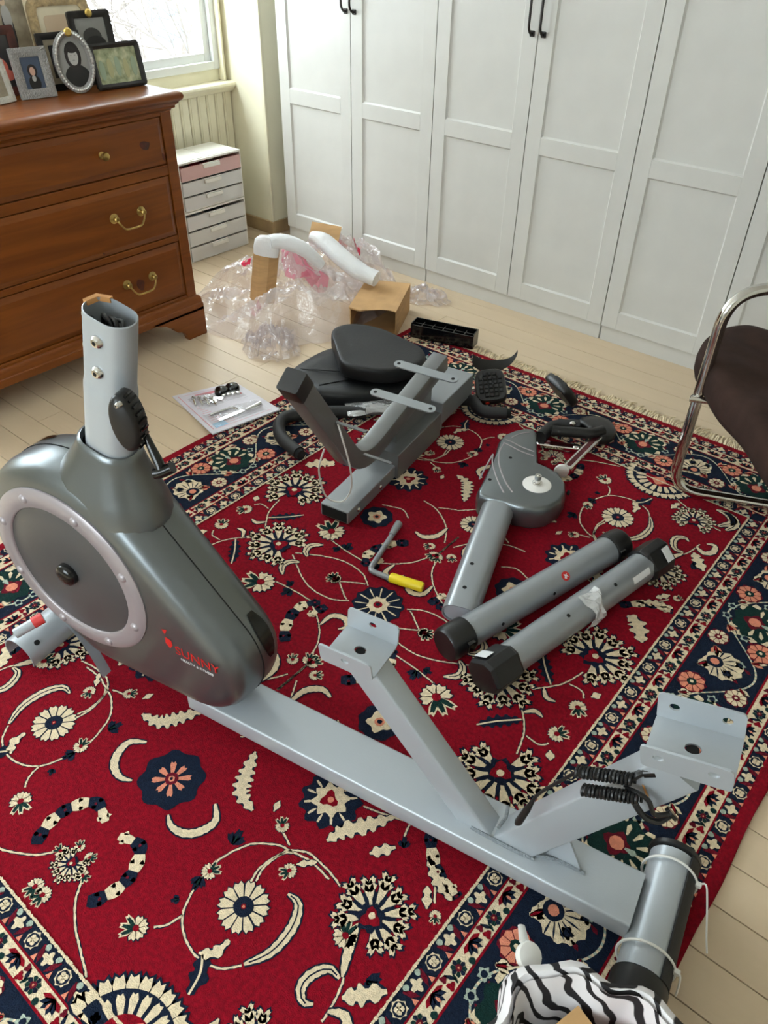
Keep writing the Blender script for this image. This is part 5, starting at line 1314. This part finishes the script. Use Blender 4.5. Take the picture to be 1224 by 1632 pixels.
def blister(u0, u1, v0, v1, h):
    rg = []; n = 8
    for i in range(n + 1):
        t_ = i / n; rg.append([cq(u0 + (u1 - u0) * t_, v0 + (v1 - v0) * j / n, .003 + h * (math.sin(PI * t_) * math.sin(PI * j / n)) ** .5 * rq.uniform(.8, 1.1) if 0 < i < n and 0 < j < n else .003) for j in range(n + 1)])
    wb(MB().loft(rg, closed=False, cap0=False, cap1=False), 'blister', M_blist, hc, smooth=0)
blister(.16, .46, .14, .52, .024); blister(.26, .44, .56, .88, .02); blister(.60, .90, .10, .90, .018)
# ================================================================ packaging heap by the wardrobes
from mathutils import noise
M_bag = glassy('clear_poly_bag', (250, 240, 241), .76, .07, .14, .3, 50)
M_bagpink = glassy('pink_print', (238, 120, 150), .55, .2, .06); M_bagred = mat('red_bag_print', (222, 40, 78), .5)
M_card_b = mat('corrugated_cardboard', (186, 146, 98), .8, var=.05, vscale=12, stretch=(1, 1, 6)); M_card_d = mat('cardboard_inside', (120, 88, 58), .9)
M_foamw = glassy('white_foam_wrap', (246, 246, 246), .22, .5, .03, .2, 90)
def heap(name, label, cx, cy, ax_, ay, H, rot, seed, prints=(), n=84, m=None, ridge=.055):
    t = thing(name, label, 'plastic bag', (cx, cy, .002)); vs = []; fs = []
    ca, sa = math.cos(rot), math.sin(rot)
    def f(u, v):
        r = math.hypot(u, v); a_ = math.atan2(v, u)
        edge = 1 + .16 * noise.noise(V3((math.cos(a_) * 1.6, math.sin(a_) * 1.6, seed))) + .06 * noise.noise(V3((math.cos(a_) * 6, math.sin(a_) * 6, seed + 3)))
        x, y = u * ax_ * edge, v * ay * edge
        base = H * (max(0, 1 - r) ** .85 * .75 + .25 * max(0, 1 - r * r)) * (.80 + .7 * noise.noise(V3((u * 1.7, v * 1.7, seed + 9))))
        w1 = 1 - abs(noise.noise(V3((u * 2.4 + v, v * 3.6 - u, seed)))) * 2.4; w2 = 1 - abs(noise.noise(V3((u * 5 - v * 3, v * 8 + u * 2, seed + 5)))) * 2.4; w3 = 1 - abs(noise.noise(V3((u * 13 + w1, v * 13 - w2, seed + 8)))) * 2
        z = max(.001, base + (ridge * w1 + ridge * .5 * w2 + ridge * .30 * w3 - ridge * .4) * min(1, (1 - r) * 4 + .12))
        x += .02 * noise.noise(V3((u * 5, v * 5, seed + 20))); y += .02 * noise.noise(V3((u * 5, v * 5, seed + 30)))
        return (cx * 0 + x * ca - y * sa, x * sa + y * ca, z)
    g = MB(); rg = []
    for i in range(1, n // 2 + 1):
        r = i / (n // 2); rg.append([f(r * math.cos(2 * PI * j / (n * 2)), r * math.sin(2 * PI * j / (n * 2))) for j in range(n * 2)])
    g.loft(rg, cap0=True, cap1=False); o = g.build('film', m or M_bag, t, smooth=24)
    for pu, pv, pr_, mm in prints:
        q = []
        for i in range(2): q.append([V3(f(pu + pr_ * k_ * math.cos(2 * PI * j / 12), pv + pr_ * k_ * math.sin(2 * PI * j / 12))) + V3((0, 0, .004)) for j in range(12) for k_ in ((1, .35)[i],)])
        MB().loft(q, cap0=False, cap1=(pr_ > .08)).build('print', mm, o, smooth=0)
    return t
heap('plastic_bag', 'big crumpled clear plastic bag in front of the drawer units', -2.63, 2.500, .46, .42, .27, .5, 2.3, prints=((.05, .05, .16, M_bagpink), (-.55, .15, .05, M_bagred), (-.20, -.55, .06, M_bagpink), (.25, .0, .12, M_bagpink)))
heap('plastic_bag', 'crumpled clear plastic bag with red printed dots against the wardrobe doors', -2.70, 2.905, .46, .19, .24, -.12, 7.7, prints=((-.55, .2, .055, M_bagred), (.0, .2, .07, M_bagred), (.3, .1, .05, M_bagred), (-.2, .35, .04, M_bagred)))
heap('plastic_bag', 'small silvery ball of crumpled film on the planks near the printed sheet', -2.37, 2.100, .145, .12, .085, .3, 4.4, n=36, ridge=.05)
heap('plastic_bag', 'loose scrap of clear film beside the cardboard box under the wardrobe', -2.185, 2.985, .12, .085, .05, .3, 9.1, n=30, ridge=.03)
# cardboard sleeve standing in the wrap, with white foam sock
cs = thing('cardboard_sleeve', 'brown folded cardboard strip standing in the plastic wrap', 'cardboard', (-2.66, 2.36, .05))
MC = frame((-2.640, 2.300, .075), (.82, .50, -.12), (-.16, .10, .98))
g = MB(); g.loft([[(x, y_, z_) for x, z_ in ((-.052, -.01), (-.012, .016), (.028, .012), (.062, -.03), (.060, -.033), (.026, .008), (-.012, .012), (-.053, -.014))] for y_ in (0, .25)], M=MC)
wb(g, 'folded_board', M_card_b, cs, smooth=0)
fw = thing('foam_sleeve', 'white foam sock draped over the cardboard strip', 'foam wrap', (-2.66, 2.40, .27))
wb(MB().loft([[MC @ V3((.006 + .058 * k * math.cos(x) + dx, y_, .0 + .034 * k * math.sin(x) - .01)) for x in [2 * PI * i / 20 for i in range(20)]] for k, y_, dx in ((.98, .215, 0), (1.04, .245, 0), (1.0, .280, .002), (.8, .298, .01), (.3, .303, .012))], cap0=False), 'sock', M_foamw, fw, smooth=50)
wb(MB().tube(smooth_path([MC @ V3(p) for p in ((.02, .280, 0), (.08, .286, -.03), (.17, .262, -.06), (.25, .20, -.10))], 5), [.040, .042, .044, .044, .045, .046, .047, .047, .046, .046, .045, .044, .042, .04, .036, .03], 16, flat=.7), 'sock_tail', M_foamw, fw, smooth=60)
f2 = thing('foam_sleeve', 'long white foam tube lying across the wrap beside the cardboard box', 'foam wrap', (-2.45, 2.72, .2))
wb(MB().tube(smooth_path([(-2.625, 2.640, .300), (-2.56, 2.66, .285), (-2.44, 2.66, .235), (-2.34, 2.67, .195), (-2.255, 2.69, .175)], 6), [.030 + .018 * min(1, i / 6) - .004 * (i > 18) for i in range(25)], 18, flat=.8), 'tube', M_foamw, f2, smooth=60)
wp = thing('cardboard_pad', 'flat brown cardboard piece glimpsed between the two foam sleeves', 'cardboard', (-2.68, 2.83, .2))
wb(MB().box(-.075, .075, -.05, .05, -.002, .002, M=frame((-2.685, 2.800, .262), (.8, .5, -.1), (-.3, .6, .5))), 'board', M_card_b, wp, smooth=0)
# ---- cardboard box, open towards the room
bxo = thing('cardboard_box', 'open brown cardboard box lying on its side behind the saddle', 'box', (-2.1, 2.66, 0))
FR = V3((-2.022, 2.552, 0)); dl = V3((-.185, -.094, 0)).normalized(); db = V3((-.145, .285, 0)).normalized(); MBX = Matrix((dl, db, V3((0, 0, 1)))).transposed().to_4x4(); MBX.translation = FR
BW_, BD, BH = .215, .32, .128
def side(nm, x0, x1, y0, y1, z0, z1): wb(MB().box(x0, x1, y0, y1, z0, z1, M=MBX), nm, M_card_b, bxo, smooth=0)
side('bottom', 0, BW_, 0, BD, .001, .005); side('side', 0, .004, 0, BD, .005, BH); side('side', BW_ - .004, BW_, 0, BD, .005, BH); side('back', .004, BW_ - .004, BD - .004, BD, .005, BH)
g = MB(); n = 14; rg = []
for i in range(n + 1):
    x = BW_ * i / n; e = -.012 + .016 * math.sin(x * 30) - .010 * (i > 9)
    rg.append([(x, e, BH + .0), (x, BD, BH), (x, BD, BH + .004), (x, e, BH + .004 - .003 * math.sin(x * 25))])
g.loft(rg, M=MBX); wb(g, 'torn_top', M_card_b, bxo, smooth=0)
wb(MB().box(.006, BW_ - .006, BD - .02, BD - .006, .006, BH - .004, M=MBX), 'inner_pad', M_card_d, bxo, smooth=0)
wb(MB().prism([(.0, -.002), (-.006, -.05), (-.030, -.042), (-.03, .0)], .0, .003, M=MBX @ Matrix.Translation((.002, 0, .01)) @ Matrix.Rotation(-PI / 2, 4, 'Y')), 'torn_flap', M_card_b, bxo, smooth=0)

# ================================================================ chrome chair with brown seat
M_suede = mat('brown_suede', (50, 34, 28), .9, spec=.2, var=.12, vscale=14, bump=.3, bscale=14)
ch = thing('cantilever_chair', 'chrome cantilever chair with a brown suede seat at the right edge', 'chair', (-.3, 2.35, RT_))
foot_ = V3((-.579, 2.238, 0)); wd_ = V3((.91, .41, 0)).normalized(); gd = V3((.65, .76, 0)).normalized()
def cp_(w_, z_, g_=0.0): return foot_ + wd_ * w_ + gd * g_ + V3((0, 0, z_))
CHW = .58
loop = fillet([cp_(CHW / 2, RT_ + .018), cp_(0, RT_ + .018), cp_(0, .36), cp_(0, .715), cp_(0, .735, .30), cp_(0, .70, .52)], .10, 9)
for k in (0, 1):
    pts = loop if k == 0 else fillet([cp_(CHW / 2 + .001, RT_ + .018), cp_(CHW, RT_ + .018), cp_(CHW, .36), cp_(CHW, .715), cp_(CHW, .735, .30), cp_(CHW, .70, .52)], .10, 9)
    o = wb(MB().tube(pts, .0175, 20), 'side_frame', M_chrome, ch, smooth=60)
    c_ = cp_(CHW * k, .25); MB().tube([c_, c_ + V3((0, 0, .002))], .0180, 20).build('joint_ring', M_chrome, o)
wb(MB().tube([cp_(0, .700, .50), cp_(CHW, .700, .50)], .0165, 16), 'back_tube', M_chrome, ch)
wb(MB().tube([cp_(-.01, .385), cp_(.02, .385, -.05), cp_(CHW, .385, -.02)], .010, 12), 'seat_rail', M_chrome, ch)
so = [(-.640, 2.330), (-.668, 2.44), (-.660, 2.56), (-.600, 2.625), (-.50, 2.655), (-.25, 2.74), (.05, 2.70), (.20, 2.40), (.12, 2.05), (-.02, 1.88), (-.16, 1.835), (-.27, 1.895), (-.42, 2.06), (-.56, 2.215)]
pad(so, [(.90, .385), (.97, .392), (.995, .412), (1.0, .445), (.985, .475), (.95, .492), (.85, .500), (.6, .498), (.2, .49)], M_suede, 'seat', ch, seg=6, crown=lambda x, y, k: .007 * math.sin(16 * x - 9 * y) * (k > .4) + .004 * math.sin(31 * x + 22 * y))
rg = []
for i in range(9):
    off = .015 + (CHW - .03) * i / 8
    rg.append([cp_(off, z_, d) for d, z_ in ((.44, .56), (.485, .92), (.535, .92), (.50, .55))])
wb(MB().loft(rg), 'backrest', M_suede, ch, smooth=0, bevel=.015, seg=3)

# ================================================================ zebra bag at the bottom edge
def zebra():
    m = mat('zebra_fabric', (230, 228, 226), .75); nt = m.node_tree; LN = nt.links.new; bs = nt.nodes['Principled BSDF']
    tc = nt.nodes.new('ShaderNodeTexCoord'); w = nt.nodes.new('ShaderNodeTexWave'); w.wave_type = 'BANDS'; w.bands_direction = 'DIAGONAL'; w.inputs['Scale'].default_value = 11.0; w.inputs['Distortion'].default_value = 9.0; w.inputs['Detail'].default_value = 1.5; w.inputs['Detail Scale'].default_value = 1.2
    LN(tc.outputs['Object'], w.inputs['Vector']); cr = nt.nodes.new('ShaderNodeValToRGB'); cr.color_ramp.elements[0].position = .20; cr.color_ramp.elements[1].position = .30
    cr.color_ramp.elements[0].color = lin(28, 26, 28); cr.color_ramp.elements[1].color = lin(226, 222, 222); LN(w.outputs['Fac'], cr.inputs['Fac']); LN(cr.outputs['Color'], bs.inputs['Base Color'])
    return m
M_zeb = zebra()
zb = thing('zebra_tote', 'zebra print fabric bag standing open at the bottom edge', 'bag', (.030, .445, RT_))
rq = random.Random(12); N = 72
def zr(k, z_, amp, ph, sq=1.0):
    out = []
    for j in range(N):
        a_ = 2 * PI * j / N; r = k * (1 + amp * math.sin(5 * a_ + ph) + amp * .6 * math.sin(11 * a_ + 2 * ph))
        out.append((r * math.cos(a_) * 1.02, r * math.sin(a_) * sq, z_ * (1 + amp * .35 * math.sin(3 * a_ + ph))))
    return out
g = MB(); g.loft([zr(.105, .001, .01, 0), zr(.118, .03, .02, .3), zr(.130, .14, .035, .6), zr(.145, .235, .05, .9), zr(.152, .285, .06, 1.1), zr(.160, .298, .06, 1.2), zr(.172, .290, .06, 1.3), zr(.181, .245, .07, 1.4), zr(.186, .205, .09, 1.5)], cap1=False)
# inner lining so that the open top has thickness
g.loft([zr(.151, .296, .06, 1.15), zr(.138, .25, .05, .9), zr(.115, .12, .03, .5), zr(.09, .012, .01, .1)], cap0=False, cap1=True)
g.build('fabric', M_zeb, zb, smooth=70)
def inbag(name, label, cat, mb, m, bev=.002):
    t = thing(name, label, cat, (.030, .445, RT_)); o = mb.build('body', m, t, smooth=0, bevel=bev); return t
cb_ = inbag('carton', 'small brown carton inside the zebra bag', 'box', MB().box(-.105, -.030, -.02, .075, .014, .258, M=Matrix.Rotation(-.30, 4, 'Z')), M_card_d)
MB().box(-.105, -.030, -.02, .075, .2585, .2595, M=Matrix.Rotation(-.30, 4, 'Z')).build('lid', M_card_b, cb_, smooth=0)
inbag('red_pouch', 'bright red item inside the zebra bag', 'pouch', MB().loft([[(x, y, z_) for x, y in rrect(.020 * k, .045 * k, .008)] for k, z_ in ((1, .02), (1.1, .12), (1, .245), (.6, .262))], M=Matrix.Translation((-.002, .075, 0))), M_redp)
inbag('orange_pouch', 'orange item inside the zebra bag beside the red one', 'pouch', MB().loft([[(x, y, z_) for x, y in rrect(.036 * k, .05 * k, .012)] for k, z_ in ((1, .02), (1.1, .12), (1, .250), (.6, .268))], M=Matrix.Translation((.060, .062, 0))), mat('orange_plastic', (226, 84, 34), .45))
sp_ = thing('white_scoop', 'white plastic scoop poking out of the zebra bag', 'scoop', (-.155, .53, .2))
wb(MB().tube([(-.190, .640, .165), (-.168, .607, .195)], [.0065, .009], 10, flat=.45), 'handle', M_zip, sp_)
wb(MB().lathe([(.010, -.012), (.020, -.006), (.023, .004), (.021, .010), (.008, .012)], 20, M=Matrix.Translation((-.150, .584, .212)) @ Matrix.Rotation(.5, 4, 'Y')), 'bowl', M_zip, sp_)
